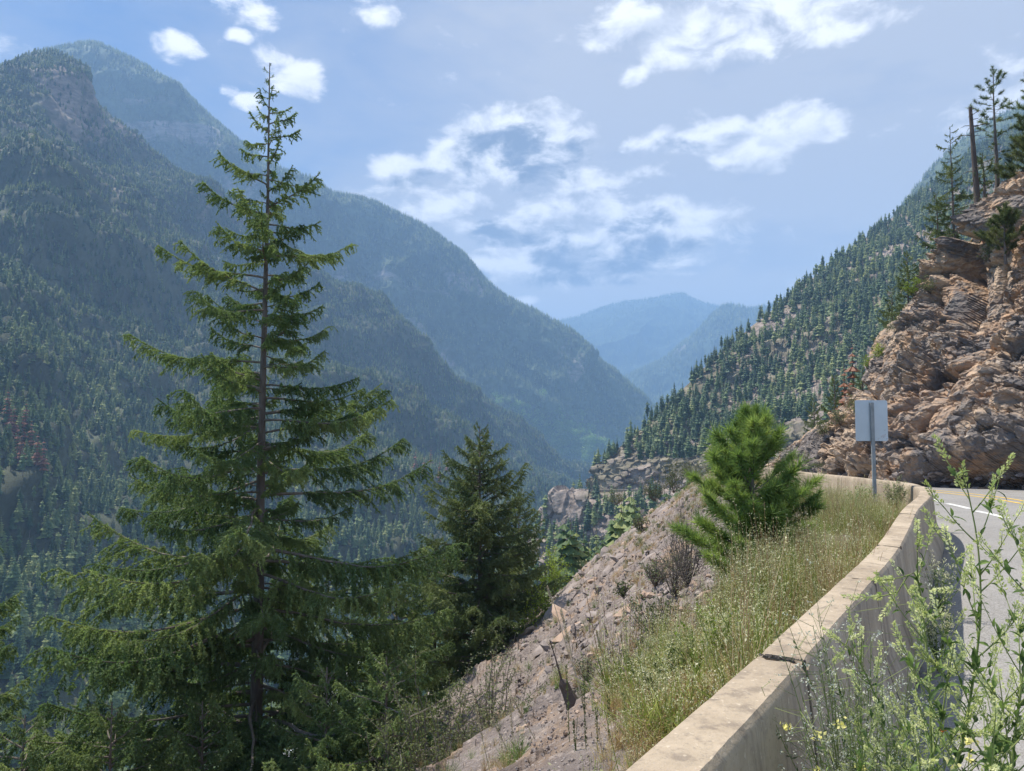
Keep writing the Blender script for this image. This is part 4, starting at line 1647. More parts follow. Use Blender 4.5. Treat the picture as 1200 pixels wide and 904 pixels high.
PL = {1.0: [tuft_mesh(1.0, 800 + k, 25, .17, .011, per=34) for k in range(5)], .5: [tuft_mesh(.5, 820 + k, 9, .16, .011, per=34) for k in range(4)]}
PLS = {1.6: [tuft_mesh(1.6, 840 + k, 10, .26, .03, 'firdark', 22, .8, .15) for k in range(5)], .8: [tuft_mesh(.8, 850 + k, 6, .24, .03, 'firdark', 22, .8, .2) for k in range(3)]}
PLB = {1.6: [tuft_mesh(1.6, 870 + k, 22, .24, .022, 'shrub', 30, .8, .3) for k in range(4)], .8: [tuft_mesh(.8, 880 + k, 14, .22, .022, 'shrub', 30, .8, .3) for k in range(3)]}

ctree('tall narrow fir on the left shoulder of the cliff top, left of the bare snag', 1113, 148, 345, 51, pr(0, .3, 1.5, .8, 3.5, 1.35, 6, 1.9, 9, 2.1), 6.5, 51, gap=.2, dead=.1)
ctree('sparse pine with an airy crown and bare lower trunk, tallest on the cliff top', 1163, 82, 240, 47, pr(0, .25, .8, .75, 2.6, 1.35, 4.2, 1.2, 5.0, .7, 6.5, .3), 7.0, 52, PLS, .15, .25, (20, 0), None, 'pine_tree', 'pine tree', .8)
ctree('sparse pine cut off by the right edge of the picture above the cliff', 1206, 84, 225, 45, pr(0, .3, .8, .8, 2.6, 1.2, 6, 1.0), 6.0, 53, PLS, .14, .25, (20, 0), None, 'pine_tree', 'pine tree', .6)
ctree('bushy yellow-green pine at the right edge on the cliff top', 1204, 140, 235, 44, pr(0, .4, 1, 1.2, 3, 1.6), 12, 54, PLB, .1, .0, (20, 0), None, 'pine_tree', 'pine tree')
ctree('small bushy green pine growing out of the upper cliff face near the right edge', 1176, 246, 310, 39.5, pr(0, .3, .7, .9, 2.6, 1.35), 16, 55, PLB, .07, .0, (25, 5), None, 'pine_tree', 'pine tree')
ctree('leafy young fir under the bare snag on the cliff top', 1150, 180, 250, 46.5, pr(0, .2, .8, .7, 2.4, 1.1), 9, 56, gap=.05)
ctree('green fir against the left edge of the cliff beside the yellow-green bush', 1062, 296, 410, 55, pr(0, .3, 1.5, .9, 3.5, 1.6, 6, 1.8), 11, 57, gap=.05)
ctree('broad fir below and left of the tall narrow cliff-top fir', 1098, 226, 345, 52.5, pr(0, .3, 1.5, .9, 3.5, 1.5, 6, 1.7), 9, 58, gap=.1)
ctree('fir low on the left edge of the cliff, under the yellow-green bush', 1044, 338, 440, 57, pr(0, .3, 1.5, .9, 4, 1.5), 10, 59, gap=.1)
ctree('small fir just right of the reddish dead trees, beside the cliff edge', 1010, 432, 500, 60, pr(0, .3, 1.5, .9, 4, 1.4), 11, 60, gap=.05)
ctree('small fir just left of the reddish dead trees behind the sign', 978, 440, 512, 66, pr(0, .3, 1.5, .9, 4, 1.6), 11, 61, gap=.05)
ctree('lowest small fir at the left tip of the cliff', 955, 468, 528, 70, pr(0, .3, 1.5, .9, 4, 1.5), 10, 62, gap=.05)
for (nx, pt, pb, Y, lb) in [(1001, 398, 490, 63, 'reddish dead conifer standing left of the bright bush on the cliff edge'), (991, 425, 495, 65, 'shorter bright red dead conifer beside the taller reddish dead one')]:
    b_, t2 = P(nx, pb, Y), P(nx, pt, Y)
    tag(link('dead_conifer', RED, None, b_, (0, 0, nx), t2[2] - b_[2]), lb, 'dead conifer')

# bare snag
sp_ = Soup()
b_, t2 = P(1146, 246, 46), P(1137, 126, 46)
H = t2[2] - b_[2]
root = tag(link('dead_snag', None, None, b_), 'bare dead tree trunk with broken top and stub branches on the cliff top', 'dead tree')
q_ = np.linspace(0, 1, 9)
v, f = tube(np.stack([(t2[0] - b_[0]) * q_, q_ * 0, H * q_], 1), .19 - .09 * q_, 8)
sp_.add(v, f)
link('trunk', sp_.mesh('trunk', [M['snag']], True), root)
sr = np.random.default_rng(66)
for k in range(22):
    z_, a_, l_ = sr.uniform(.3, .98) * H, sr.uniform(0, 6.28), sr.uniform(.25, 1.2)
    v, f = tube([((t2[0] - b_[0]) * z_ / H, 0, z_), ((t2[0] - b_[0]) * z_ / H + math.cos(a_) * l_ * .6, math.sin(a_) * l_ * .6, z_ + .05), ((t2[0] - b_[0]) * z_ / H + math.cos(a_) * l_, math.sin(a_) * l_, z_ - .08)], [.03, .018, .006], 4)
    s2 = Soup()
    s2.add(v, f)
    link('dead_branch', s2.mesh('dead_branch', [M['snag']]), root)


def shrub(label, cat, base, Rw, Hh, ns, nl, ls, mat, seed, group=None, twig='drytwig', name='shrub', leafy=.25, tw=.012):
    r = np.random.default_rng(seed)
    root = tag(link(name, None, None, base), label, cat, group)
    st, lf = Soup(), Soup()
    for k in range(ns):
        a, rr = r.uniform(0, 6.28), Rw * math.sqrt(r.random())
        hh_ = Hh * (1 - .55 * (rr / Rw) ** 2) * r.uniform(.75, 1.08)
        q_ = np.linspace(0, 1, 6)[:, None]
        bend = r.normal(0, .06 * Hh, (6, 3)).cumsum(0) * .5
        pth = np.concatenate([math.cos(a) * rr * q_ ** .8, math.sin(a) * rr * q_ ** .8, hh_ * q_], 1) + bend * q_
        st.add(*tube(pth, np.linspace(tw, tw * .25, 6), 4))
        m_ = max(1, nl // ns)
        for side_ in range(4):
            u0 = r.uniform(.25, .95)
            p0 = np.array([np.interp(u0, q_[:, 0], pth[:, j]) for j in range(3)])
            d_ = r.normal(size=3)
            d_[2] = abs(d_[2]) * .8
            l_ = r.uniform(.12, .3) * Hh
            p1 = p0 + d_ / np.linalg.norm(d_) * l_
            st.add(*tube([p0, (p0 + p1) / 2 + r.normal(0, .03, 3) * Hh * .3, p1], [tw * .5, tw * .35, tw * .15], 3))
            k2 = max(1, m_ // 6)
            u = r.uniform(.1, 1.05, k2)[:, None]
            lf.add(*diamonds(p0 * (1 - u) + p1 * u + r.normal(0, ls * .5, (k2, 3)), r.normal(size=(k2, 3)) + [0, 0, .4], ls * r.uniform(.6, 1.3, k2), ls * .5 * r.uniform(.7, 1.2, k2), r))
        k2 = max(1, m_ // 3)
        u = r.uniform(leafy, 1, k2)
        c_ = np.stack([np.interp(u, q_[:, 0], pth[:, j]) for j in range(3)], 1)
        lf.add(*diamonds(c_ + r.normal(0, ls * .5, (k2, 3)), r.normal(size=(k2, 3)) + [0, 0, .4], ls * r.uniform(.6, 1.3, k2), ls * .5 * r.uniform(.7, 1.2, k2), r))
    link('stem', st.mesh('stem', [M[twig]]), root)
    if nl:
        link('foliage', lf.mesh('foliage', [M[mat]]), root)
    return root


def on_near(px, py, dz=0):
    h_ = hit(bvh_near, px, py)
    return (h_.x, h_.y, h_.z + dz) if h_ else P(px, py, 40)


def at_depth(px, Y, dz=0):
    x_ = P(px, 600, Y)[0]
    return (x_, Y, near_ground(x_, Y) + dz)


shrub('bright yellow-green bush on the upper left edge of the cliff', 'bush', P(1072, 348, 52), .75, 1.7, 20, 900, .10, 'lime', 1)
shrub('small bright lime bush beside the reddish dead trees', 'bush', P(1016, 434, 56), .55, 1.3, 16, 600, .10, 'lime', 2)
shrub('grey-green shrub leaning at the left end of the rock ledge', 'shrub', P(1143, 262, 45.5), 1.0, 1.9, 22, 700, .08, 'greyshrub', 3)
shrub('yellowish scrub on the dark rock step below the tall narrow fir', 'shrub', P(1102, 322, 48), .9, 1.4, 20, 500, .08, 'greyshrub', 4)
shrub('second yellowish scrub right of the first on the rock step', 'shrub', P(1118, 318, 47), .6, 1.2, 16, 400, .08, 'shrub', 5)
for k, (px, pb, Y, w_, h_, mt, lb) in enumerate([
        (1090, 338, 51, .8, 1.3, 'shrub', 'olive bush on the cliff edge right of the yellow-green bush'),
        (1050, 385, 54, .7, 1.5, 'shrub', 'olive bush on the cliff edge below the yellow-green bush'),
        (1030, 415, 56, .6, 1.4, 'lime', 'second lime bush on the cliff edge above the small one'),
        (1005, 484, 60, .8, 1.5, 'shrub', 'dark olive bush just above the top left corner of the sign'),
        (985, 492, 62, .8, 1.3, 'greyshrub', 'dull bush on the low cliff edge left of the sign'),
        (968, 505, 64, .8, 1.2, 'shrub', 'low green bush near the left tip of the cliff'),
        (1160, 300, 41, .7, 1.2, 'shrub', 'leafy bush in the rock cleft left of the small bushy pine')]):
    hb_ = None
    for dx_ in (0, 6, 12, 20, 30):
        hb_ = hb_ or hit(bvh_cliff, px + dx_, pb + 4)
    shrub(lb, 'bush', tuple(hb_ - Vector((0, 0, .15))) if hb_ else P(px, pb, Y), w_, h_, 16, 700, .10, mt, 300 + k)
for k, (px, pb, Y, w_, h_) in enumerate([(944, 545, 48, .5, .9), (960, 549, 44, .4, .5)]):
    shrub(['small green bush at the foot of the cliff above the far barrier end', 'low green tuft at the cliff foot right of the small green bush'][k], 'bush', P(px, pb, Y), w_, h_, 12, 260, .07, 'shrub', 10 + k)

# ------------------------------------------------------------------ bushes of the slope
b1 = at_depth(568, 15.5, -.1)
shrub('large grey-green bush in front of the foot of the dense dark fir', 'bush', (b1[0], b1[1], P(568, 960, 15.5)[2]), 1.5, 3.2, 60, 8500, .06, 'greyshrub', 20, tw=.016)
b1 = P(505, 960, 14.5)
shrub('olive bush at the bottom edge left of the large grey-green bush', 'bush', b1, 1.2, 2.6, 46, 5500, .06, 'shrub', 21, tw=.016)
for k, (px, py, Y, w_, h_, n_, mt, lb) in enumerate([
    (790, 578, 66, 1.7, 3.1, 1500, 'shrub', 'round olive bush on the crest of the scree spur, left of the young pine'),
    (768, 588, 66, 1.3, 2.2, 900, 'shrub', 'lower olive bush adjoining the round one on its left'),
    (812, 566, 68, 1.6, 2.2, 900, 'greyshrub', 'pale brown brush between the round olive bush and the young pine'),
    (838, 560, 70, 1.6, 1.7, 700, 'greyshrub', 'pale brush on the far shoulder just left of the young pine top'),
    (722, 592, 80, 1.3, 2.0, 500, 'shrub', 'small bush left of the olive bushes near the distant road cut'),
    (752, 626, 55, .6, 1.0, 240, 'shrub', 'small green bush high on the open scree'),
    (768, 688, 34, .45, .8, 240, 'greyshrub', 'small grey bush in the middle of the scree'),
    (730, 700, 36, .35, .5, 160, 'shrub', 'tiny green clump in the middle of the scree'),
    (905, 610, 18, .5, .7, 300, 'greyshrub', 'grey twiggy bush right of the young pine trunk'),
    (770, 750, 13, .55, .7, 700, 'greyshrub', 'grey-green bush at the left fringe of the tall grass'),
    (690, 800, 11.5, .35, .45, 260, 'greyshrub', 'small grey weed clump low on the scree near the charred stump'),
]):
    p_ = on_near(px, py) if Y < 60 else at_depth(px, Y)
    if Y >= 60:
        p_ = (p_[0], p_[1], P(px, py, Y)[2])
    shrub(lb, 'bush', p_, w_, h_, 26, n_, .035 + .0014 * Y, mt, 30 + k, tw=.006 + .0002 * Y)
shrub('tall leafless grey shrub standing left of the young pine', 'shrub', on_near(806, 690), .55, 1.9, 60, 300, .03, 'greyshrub', 50, tw=.008)
shrub('second leafless grey shrub lower down beside the tall leafless one', 'shrub', on_near(790, 700), .4, 1.2, 40, 100, .03, 'greyshrub', 51, tw=.007)
p_ = P(634, 765, 31)
shrub('bright yellow-green sapling beside the dense dark fir at the scree edge', 'sapling', p_, .8, 2.6, 26, 2200, .10, 'lime', 52)
p_ = P(648, 700, 40)
shrub('pale green sapling above the bright yellow-green one at the scree edge', 'sapling', p_, .9, 2.8, 26, 1800, .11, 'lime', 53)

# charred leaning stump and stick on the scree
p_ = Vector(on_near(668, 832))
root = tag(link('charred_stump', None, None, p_), 'charred black leaning stump with a thin stick on the lower scree', 'stump')
u_ = p_.y / 900
s2 = Soup()
v, f = tube(np.array([[4, 0, -3], [3, 0, 8], [-3, 2, 20], [-8, 0, 30], [-10, 0, 34]]) * u_, np.array([8, 9, 7, 5, 2]) * u_, 7)
v += fbm(v / (.1 + u_ * 3), 2)[:, None] * 2.5 * u_
s2.add(v, f)
link('stump', s2.mesh('stump', [M['snag']]), root)
s2 = Soup()
s2.add(*tube(np.array([[-6, 0, 20], [-12, 0, 42], [-17, 0, 60], [-23, 1, 78]]) * u_, np.array([1.6, 1.2, .8, .5]) * u_, 5))
link('stick', s2.mesh('stick', [M['snag']]), root)

# ------------------------------------------------------------------ young pine beside the barrier
hp_ = hit(bvh_near, 876, 688)
YP = hp_.y
pt = P(884, 488, YP)
pgz = hp_.z - .1
root = tag(link('pine_tree', None, None, (P(878, 690, YP)[0], YP, pgz - .05)), 'bushy bright green young pine on the grassy edge left of the sign', 'pine tree')
Hp = pt[2] - pgz
dx = pt[0] - root.location[0]
q_ = np.linspace(0, 1, 12)
tp = np.stack([dx * q_ + .03 * np.sin(q_ * 6), .02 * np.cos(q_ * 5), Hp * q_], 1)
s2 = Soup()
s2.add(*tube(tp, .052 * (1 - q_) ** .7 + .006, 8))
link('trunk', s2.mesh('trunk', [M['bark']], True), root)
s2 = Soup()
s2.add(*tube(tp * np.array([1, 1, .62]) + np.array([-.07, .03, 0]) * (1 + q_[:, None]), .03 * (1 - q_) ** .7 + .005, 7))
link('trunk', s2.mesh('trunk', [M['bark']], True), root)
pr_ = np.random.default_rng(91)
h = .02
while h < Hp * .93:
    Lb = float(np.interp(h / Hp, [0, .08, .25, .5, .75, 1], [.14, .42, .74, 1.02, 1.12, 1.1])) * (Hp / 3.15) * pr_.uniform(.72, 1.15)
    k_ = 1.0 if Lb > .7 else .5
    me_ = PL[k_][int(pr_.integers(len(PL[k_])))]
    z_ = Hp - h
    c_ = [np.interp(z_, tp[:, 2], tp[:, j]) for j in (0, 1)]
    link('branch', me_, root, (c_[0], c_[1], z_), (pr_.uniform(-.3, .3), -R(float(np.interp(h / Hp, [0, .3, 1], [60, 30, -6])) + pr_.uniform(-9, 9)), pr_.uniform(0, 6.28)), Lb / k_)
    h += Hp / 125 * pr_.uniform(.6, 1.4)
v, f = blades(np.tile([dx, 0, Hp - .05], (60, 1)) + pr_.normal(0, .01, (60, 3)), pr_.normal(0, .4, (60, 3)) + [0, 0, 1], pr_.uniform(.12, .2, 60), np.full(60, .008), pr_)
s2 = Soup()
s2.add(v, f)
link('needles', s2.mesh('needles', [M['pine']]), root)

# ------------------------------------------------------------------ road sign seen from behind
YS = 14.3
px0, pzt = P(1022, 474, YS)[0], P(1022, 472, YS)[2]
sgz = near_ground(px0, YS)
root = tag(link('road_sign', None, None, (px0, YS, sgz)), 'blank pale back of a square road sign on a thin steel post', 'road sign')
s2 = Soup()
hp = pzt - sgz
w_ = .032
for (a_, b_, c_, d_) in [(-w_, w_, -.004, .0), (-w_, -w_ + .006, 0, .03), (w_ - .006, w_, 0, .03)]:
    v = [(x, y, z) for z in (0, hp) for (x, y) in ((a_, c_), (b_, c_), (b_, d_), (a_, d_))]
    s2.add(v, [(0, 1, 5, 4), (1, 2, 6, 5), (2, 3, 7, 6), (3, 0, 4, 7), (4, 5, 6, 7)])
link('post', s2.mesh('post', [M['steel']]), root)
Wd, Hd = 38 / 900 * YS, 48 / 900 * YS
import bmesh
bm = bmesh.new()
pts_ = []
rc_ = .035
for (cx_, cz_, a0) in [(Wd / 2 - rc_, Hd / 2 - rc_, 0), (-Wd / 2 + rc_, Hd / 2 - rc_, 90), (-Wd / 2 + rc_, -Hd / 2 + rc_, 180), (Wd / 2 - rc_, -Hd / 2 + rc_, 270)]:
    for k in range(5):
        a_ = R(a0 + 22.5 * k)
        pts_.append((cx_ + rc_ * math.cos(a_), cz_ + rc_ * math.sin(a_)))
fv = [bm.verts.new((x, 0.034, z)) for x, z in pts_]
bk = [bm.verts.new((x, 0.038, z)) for x, z in pts_]
bm.faces.new(fv)
bm.faces.new(bk[::-1])
for k in range(20):
    bm.faces.new((fv[k], bk[k], bk[(k + 1) % 20], fv[(k + 1) % 20]))
bmesh.ops.recalc_face_normals(bm, faces=bm.faces)
me = bpy.data.meshes.new('sign_panel')
bm.to_mesh(me)
bm.free()
me.materials.append(M['sign'])
zc = P(1022, 493, YS)[2] - sgz
panel = link('sign_panel', me, root, (-.005, 0, zc), (0, R(.4), 0))
for z_ in (Hd * .32, -Hd * .32):
    v, f = tube([(0, -.012, z_), (0, -.004, z_)], [.011, .011], 8)
    s2 = Soup()
    s2.add(v, f)
    s2.add([(-.01, -.012, z_ - .01), (.01, -.012, z_ - .01), (.01, -.012, z_ + .01), (-.01, -.012, z_ + .01)], [(0, 1, 2, 3)])
    link('bolt', s2.mesh('bolt', [M['steel']]), panel)
dr_ = np.random.default_rng(8)
s2 = Soup()
for (cx_, cz_, sz_) in [(.24, -.18, .018), (.20, -.30, .06), (.25, -.27, .035), (.13, -.34, .03), (-.12, -.345, .012), (-.25, -.33, .01), (.28, -.34, .02)]:
    a_ = np.sort(dr_.uniform(0, 6.28, 9))
    rr = sz_ * dr_.uniform(.5, 1, 9)
    v = [(cx_, .0325, cz_)] + [(cx_ + r1 * math.cos(x), .0325, cz_ + r1 * math.sin(x)) for x, r1 in zip(a_, rr)]
    s2.add(v, [(0, k + 1, (k + 1) % 9 + 1) for k in range(9)])
link('torn_sticker', s2.mesh('torn_sticker', [M['signdirt']]), panel)

# ------------------------------------------------------------------ distant road on the cut
k0 = 0
Rin, Rout = np.array([P(*q_) for q_ in R_in[:7]]), np.array([P(*q_) for q_ in R_out[:7]])
tt = np.linspace(0, 6, 60)
a_, b_ = catmull(Rin, tt), catmull(Rout, tt)
b2 = a_ + (b_ - a_) * 1.1
g_ = np.stack([a_ + [0, 0, .9], b2 + [0, 0, .9]])
surface('distant_road', g_, M['asphalt'])
top_ = b2 + [0, 0, 1.8]
v_ = np.stack([b2 - [0, 0, 2.5], top_, top_ + (a_ - b2) * .05, b2 + (a_ - b2) * .05 - [0, 0, 2.5]])
me = mesh_np('roadside_barrier', v_.reshape(-1, 3), grid_faces(60, 4), [M['concrete']])
tag(link('roadside_barrier', me), 'thin pale barrier along the distant road cut across the gully', 'road barrier')

# ------------------------------------------------------------------ grass and weeds behind the barrier


def tuft(seed, n, h, spread, mat, seedmat=None, nseed=0, width=.006, lean=.35):
    r = np.random.default_rng(seed)
    s_ = Soup()
    b_ = r.normal(0, spread * .35, (n, 3))
    b_[:, 2] = 0
    d_ = r.normal(0, lean, (n, 3))
    d_[:, 2] = 1
    L = h * r.uniform(.45, 1, n)
    # two-piece curved blades
    v, f = blades(b_, d_, L * .65, np.full(n, width), r)
    mid = b_ + d_ / np.linalg.norm(d_, axis=1)[:, None] * (L * .5)[:, None]
    s_.add(v, f, 0)
    d2 = d_ + np.stack([d_[:, 0], d_[:, 1], -.35 * np.abs(r.normal(size=n))], 1)
    v, f = blades(mid, d2, L * .55, np.full(n, width * .8), r)
    s_.add(v, f, 0)
    for k in range(nseed):
        a_ = r.normal(0, lean * .6, 3)
        a_[2] = 1
        hh_ = h * r.uniform(.85, 1.25)
        p1 = a_ / np.linalg.norm(a_) * hh_
        s_.add(*tube([(0, 0, 0), p1 * .55, p1], [.0022, .0018, .0012], 3), 0)
        m_ = 12
        u = r.uniform(.62, 1.02, m_)[:, None]
        s_.add(*diamonds(p1 * u + r.normal(0, .012, (m_, 3)), r.normal(size=(m_, 3)) + [0, 0, 1], r.uniform(.010, .022, m_), r.uniform(.004, .009, m_), r), 1)
    return s_.mesh('grass_tuft', [M[mat], M[seedmat or mat]])


TUF = [tuft(900, 46, .34, .12, 'grass', 'seed', 5), tuft(901, 50, .42, .12, 'grass', 'seed', 6), tuft(902, 36, .30, .10, 'grass', 'seed', 9), tuft(903, 40, .26, .12, 'drygrass', 'drygrass', 5),
       tuft(904, 34, .30, .10, 'drygrass', 'seed', 6), tuft(905, 40, .45, .10, 'weed', 'seed', 5, .009),
       tuft(906, 14, .72, .14, 'drygrass', 'seed', 7, .004, .22), tuft(907, 16, .62, .12, 'grass', 'seed', 8, .004, .2)]
gr = np.random.default_rng(101)
ks = gr.integers(0, 560, 26000)
ks = ks[(ks > 10)]
dd_ = .12 + np.abs(gr.gamma(1.6, .62, len(ks)))
pxy = CL[ks] + NL[ks] * dd_[:, None] + gr.normal(0, .04, (len(ks), 2))
ld = left_dist(pxy[:, 0], pxy[:, 1])
lim = np.interp(pxy[:, 1], [0, 2, 4, 6, 8, 12, 16, 22, 60], [.8, .9, 1.15, 1.7, 2.1, 2.5, 2.0, 1.0, 1.0])
nz = fbm(np.stack([pxy[:, 0], pxy[:, 1], pxy[:, 0] * 0], 1) / 1.2, 3)
ok = (ld > .16) & (ld < lim + nz * np.interp(pxy[:, 1], [4, 8], [.7, 1.3]))
# bare gravelly patch beyond the pine, thin grass far off
far_ = pxy[:, 1] > 14.5
ok &= ~(far_ & (gr.random(len(ks)) < .55))
ok &= ~((nz < -.08) & (gr.random(len(ks)) < .7))
pxy, ld, nz = pxy[ok], ld[ok], nz[ok]
gz = np.array([near_ground(a_, b_) for a_, b_ in pxy])
Yg = pxy[:, 1]
u = gr.random(len(pxy))
dryf = np.clip(np.interp(Yg, [0, 3, 4.6, 7, 14, 18, 40], [.95, .9, .45, .18, .3, .7, .8]) + .6 * nz + .15 * (ld > 1.8) + .65 * np.clip((ld - .45) / .4, 0, 1) * (Yg < 6.5), 0, 1)
kd = np.where(u < dryf, gr.choice([3, 4, 3, 4, 3, 4, 3, 4, 6], len(u)), gr.choice([0, 0, 0, 1, 1, 2, 2, 5, 5, 7], len(u)))
sc = gr.uniform(.55, 1.15, len(u)) * np.interp(Yg, [0, 4, 8, 10, 13, 20], [.75, .95, .85, .6, .5, .42]) * np.where((kd == 3) | (kd == 4), .8, 1) * np.clip(1 + 1.6 * nz, .5, 1.6)
gn_scatter('grass', np.concatenate([pxy, gz[:, None] - .01], 1), sc, kd, TUF)
# thin dry growth over the slope
ks = gr.integers(0, 640, 5200)
dd_ = 1.5 + gr.gamma(1.5, 2.6, len(ks))
pxy = CL[ks] + NL[ks] * dd_[:, None]
nz = fbm(np.stack([pxy[:, 0], pxy[:, 1], pxy[:, 0] * 0], 1) / 2.2, 3)
pxy = pxy[(nz > .04) & ((pxy[:, 1] > 7) | (rng.random(len(nz)) < .25))]
gz = np.array([near_ground(a_, b_) for a_, b_ in pxy])
gn_scatter('dry_ground_cover', np.concatenate([pxy, gz[:, None] - .01], 1), gr.uniform(.4, .9, len(pxy)), gr.choice([2, 3, 4, 4, 3], len(pxy)), TUF)

# ------------------------------------------------------------------ leafy and flowering weeds
LEAF = []
for k in range(4):
    r = np.random.default_rng(600 + k)
    s2 = Soup()
    n = 5
    q_ = np.linspace(0, 1, n)
    wv = np.sin(q_ ** .8 * math.pi) * .17 + .004
    mid = np.stack([q_, q_ * 0, .10 * np.sin(q_ * 3) - .18 * q_ ** 2 * (k % 2)], 1)
    v = np.concatenate([mid + np.stack([q_ * 0, -wv, wv * .35], 1), mid, mid + np.stack([q_ * 0, wv, wv * .35], 1)])
    s2.add(v, grid_faces(n, 3))
    LEAF.append(s2.mesh('leaf', [M['weed']]))
SPK = []
for k in range(4):
    r = np.random.default_rng(620 + k)
    s2 = Soup()
    n = 70
    u = r.random(n) ** .9
    a = r.uniform(0, 6.28, n)
    rad_ = .12 * (1.02 - u) ** .5 + .01
    c_ = np.stack([u, np.cos(a) * rad_, np.sin(a) * rad_ - .06 * np.sin(u * 3)], 1)
    d_ = np.stack([np.full(n, .9), np.cos(a), np.sin(a)], 1)
    s2.add(*diamonds(c_ * [1, .5, .5], d_, r.uniform(.09, .16, n), r.uniform(.05, .085, n), r))
    s2.add(*tube([(-.15, 0, 0), (.5, 0, -.05), (.95, 0, 0)], [.02, .015, .006], 4), 1)
    SPK.append(s2.mesh('flower_spike', [M['bud'], M['stem']]))


def vec_rot(d, roll=0.0):
    return (Vector(d).to_track_quat('X', 'Z').to_matrix().to_4x4() @ Matrix.Rotation(roll, 4, 'X')).to_euler()


def weed(label, cat, base, path, seed, nside, side_len, leaf, spike, mat='stem', up=.9, name='tall_weed', rad=.0042, leafstep=.025, budget=260, start=.12, group=None, sub=1):
    """main stem through path (relative to base); side shoots with leaves and a bud spike each"""
    r = np.random.default_rng(seed)
    root = tag(link(name, None, None, base), label, cat, group)
    path = catmull(np.array(path, float), np.linspace(0, len(path) - 1, 26))
    n = len(path)
    s_ = Soup()
    s_.add(*tube(path, np.linspace(rad, rad * .3, n), 6))
    link('stem', s_.mesh('stem', [M[mat]], True), root)
    nside = int(nside * 1.0)
    budget = min(295, int(budget * 1.35))
    nleaf = [0]

    def dress(pth, step, dens=1.0, lf=leaf):
        sg_ = np.linalg.norm(np.diff(pth, axis=0), axis=1).sum()
        for j in range(int(sg_ / step * dens)):
            if nleaf[0] >= budget:
                return
            u = r.uniform(.08, .96) * (len(pth) - 1)
            i_ = int(u)
            p_ = pth[i_] + (pth[i_ + 1] - pth[i_]) * (u - i_)
            t_ = pth[i_ + 1] - pth[i_]
            t_ = t_ / np.linalg.norm(t_)
            d_ = t_ * .5 + r.normal(0, .7, 3)
            d_[2] += .1
            link('leaf', LEAF[int(r.integers(4))], root, p_, vec_rot(d_, r.uniform(-.8, .8)), lf * r.uniform(.55, 1.2))
            nleaf[0] += 1
    dress(path[: int(n * .85)], leafstep, 1.0)
    for k in range(nside):
        u = (start + (1 - start) * (k + r.random() * .8) / nside) * (n - 1.01)
        i_ = int(u)
        p0 = path[i_]
        t_ = path[i_ + 1] - path[i_]
        t_ /= np.linalg.norm(t_)
        a = k * 2.4 + r.uniform(-.5, .5)
        l_ = side_len * (1.15 - .75 * u / n) * r.uniform(.6, 1.25)
        d_ = t_ * up + np.array([math.cos(a), math.sin(a) * .8, .1])
        d_ /= np.linalg.norm(d_)
        q_ = np.linspace(0, 1, 6)[:, None]
        sp2 = p0 + d_ * l_ * q_ + np.array([0, 0, .22]) * l_ * q_ ** 2
        s_ = Soup()
        s_.add(*tube(sp2, np.linspace(rad * .42, rad * .2, 6), 4))
        link('side_shoot', s_.mesh('side_shoot', [M[mat]]), root)
        dress(sp2, leafstep, .9, leaf * .85)
        ends = [(sp2[-1], sp2[-1] - sp2[-2])]
        for j in range(sub):
            uu = r.uniform(.4, .9) * 4.99
            ii = int(uu)
            ends.append((sp2[ii], (sp2[ii + 1] - sp2[ii]) / np.linalg.norm(sp2[ii + 1] - sp2[ii]) + r.normal(0, .6, 3)))
        for (p_, e_) in ends:
            if spike:
                link('flower_spike', SPK[int(r.integers(4))], root, p_, vec_rot(e_), spike * r.uniform(.6, 1.25))
    if spike:
        link('flower_spike', SPK[0], root, path[-1], vec_rot(path[-1] - path[-2]), spike * 1.1)
    return root


def pix_path(pix, Y, base):
    out = []
    for q_ in pix:
        p_ = P(q_[0], q_[1], q_[2] if len(q_) > 2 else Y)
        out.append(np.array(p_) - np.array(base))
    return out


def fg(label, pix, Y, seed, nside, sl, leaf, spike, **kw):
    b_ = P(*pix[0][:2], Y)
    b_ = (b_[0], Y, 0.0)
    pth = [(0, 0, 0)] + pix_path(pix, Y, b_)[0:]
    if pth[1][2] < .02:
        pth = [(0, 0, 0)] + pth[2:]
    return weed(label, 'weed', b_, pth, seed, nside, sl, leaf, spike, **kw)


fg('tallest weed with pale bud spikes, its stem crossing the right lane line', [(1118, 960), (1128, 870), (1140, 800), (1149, 720), (1146, 640), (1134, 575)], 1.75, 1, 20, .22, .036, .058, budget=280)
fg('bending weed with pale bud spikes leaning left over the barrier shadow', [(1095, 980), (1092, 900), (1090, 820), (1084, 740), (1072, 672), (1048, 700)], 1.95, 2, 20, .17, .030, .060, budget=200)
fg('weed with pale buds cut off by the right edge of the picture', [(1188, 990), (1186, 900), (1196, 810), (1206, 730), (1204, 660)], 1.6, 3, 20, .20, .036, .055, budget=220)
fg('low leafy weed at the bottom right corner', [(1150, 990), (1158, 930), (1166, 870), (1180, 815)], 1.55, 4, 16, .18, .034, .045, budget=220)
fg('upright weed between the tallest weed and the bending one', [(1075, 990), (1085, 920), (1102, 850), (1112, 780)], 1.8, 5, 18, .18, .032, .05, budget=220)
fg('slender weed with pale spikes rising against the shaded barrier face', [(1034, 985), (1040, 900), (1030, 830), (1004, 770), (985, 752)], 2.15, 6, 14, .12, .026, .055, budget=160)
fg('small leafy weed at the foot of the barrier face along the bottom edge', [(990, 1010), (1000, 950), (1010, 895), (1022, 850)], 2.1, 7, 14, .14, .028, .04, budget=180)


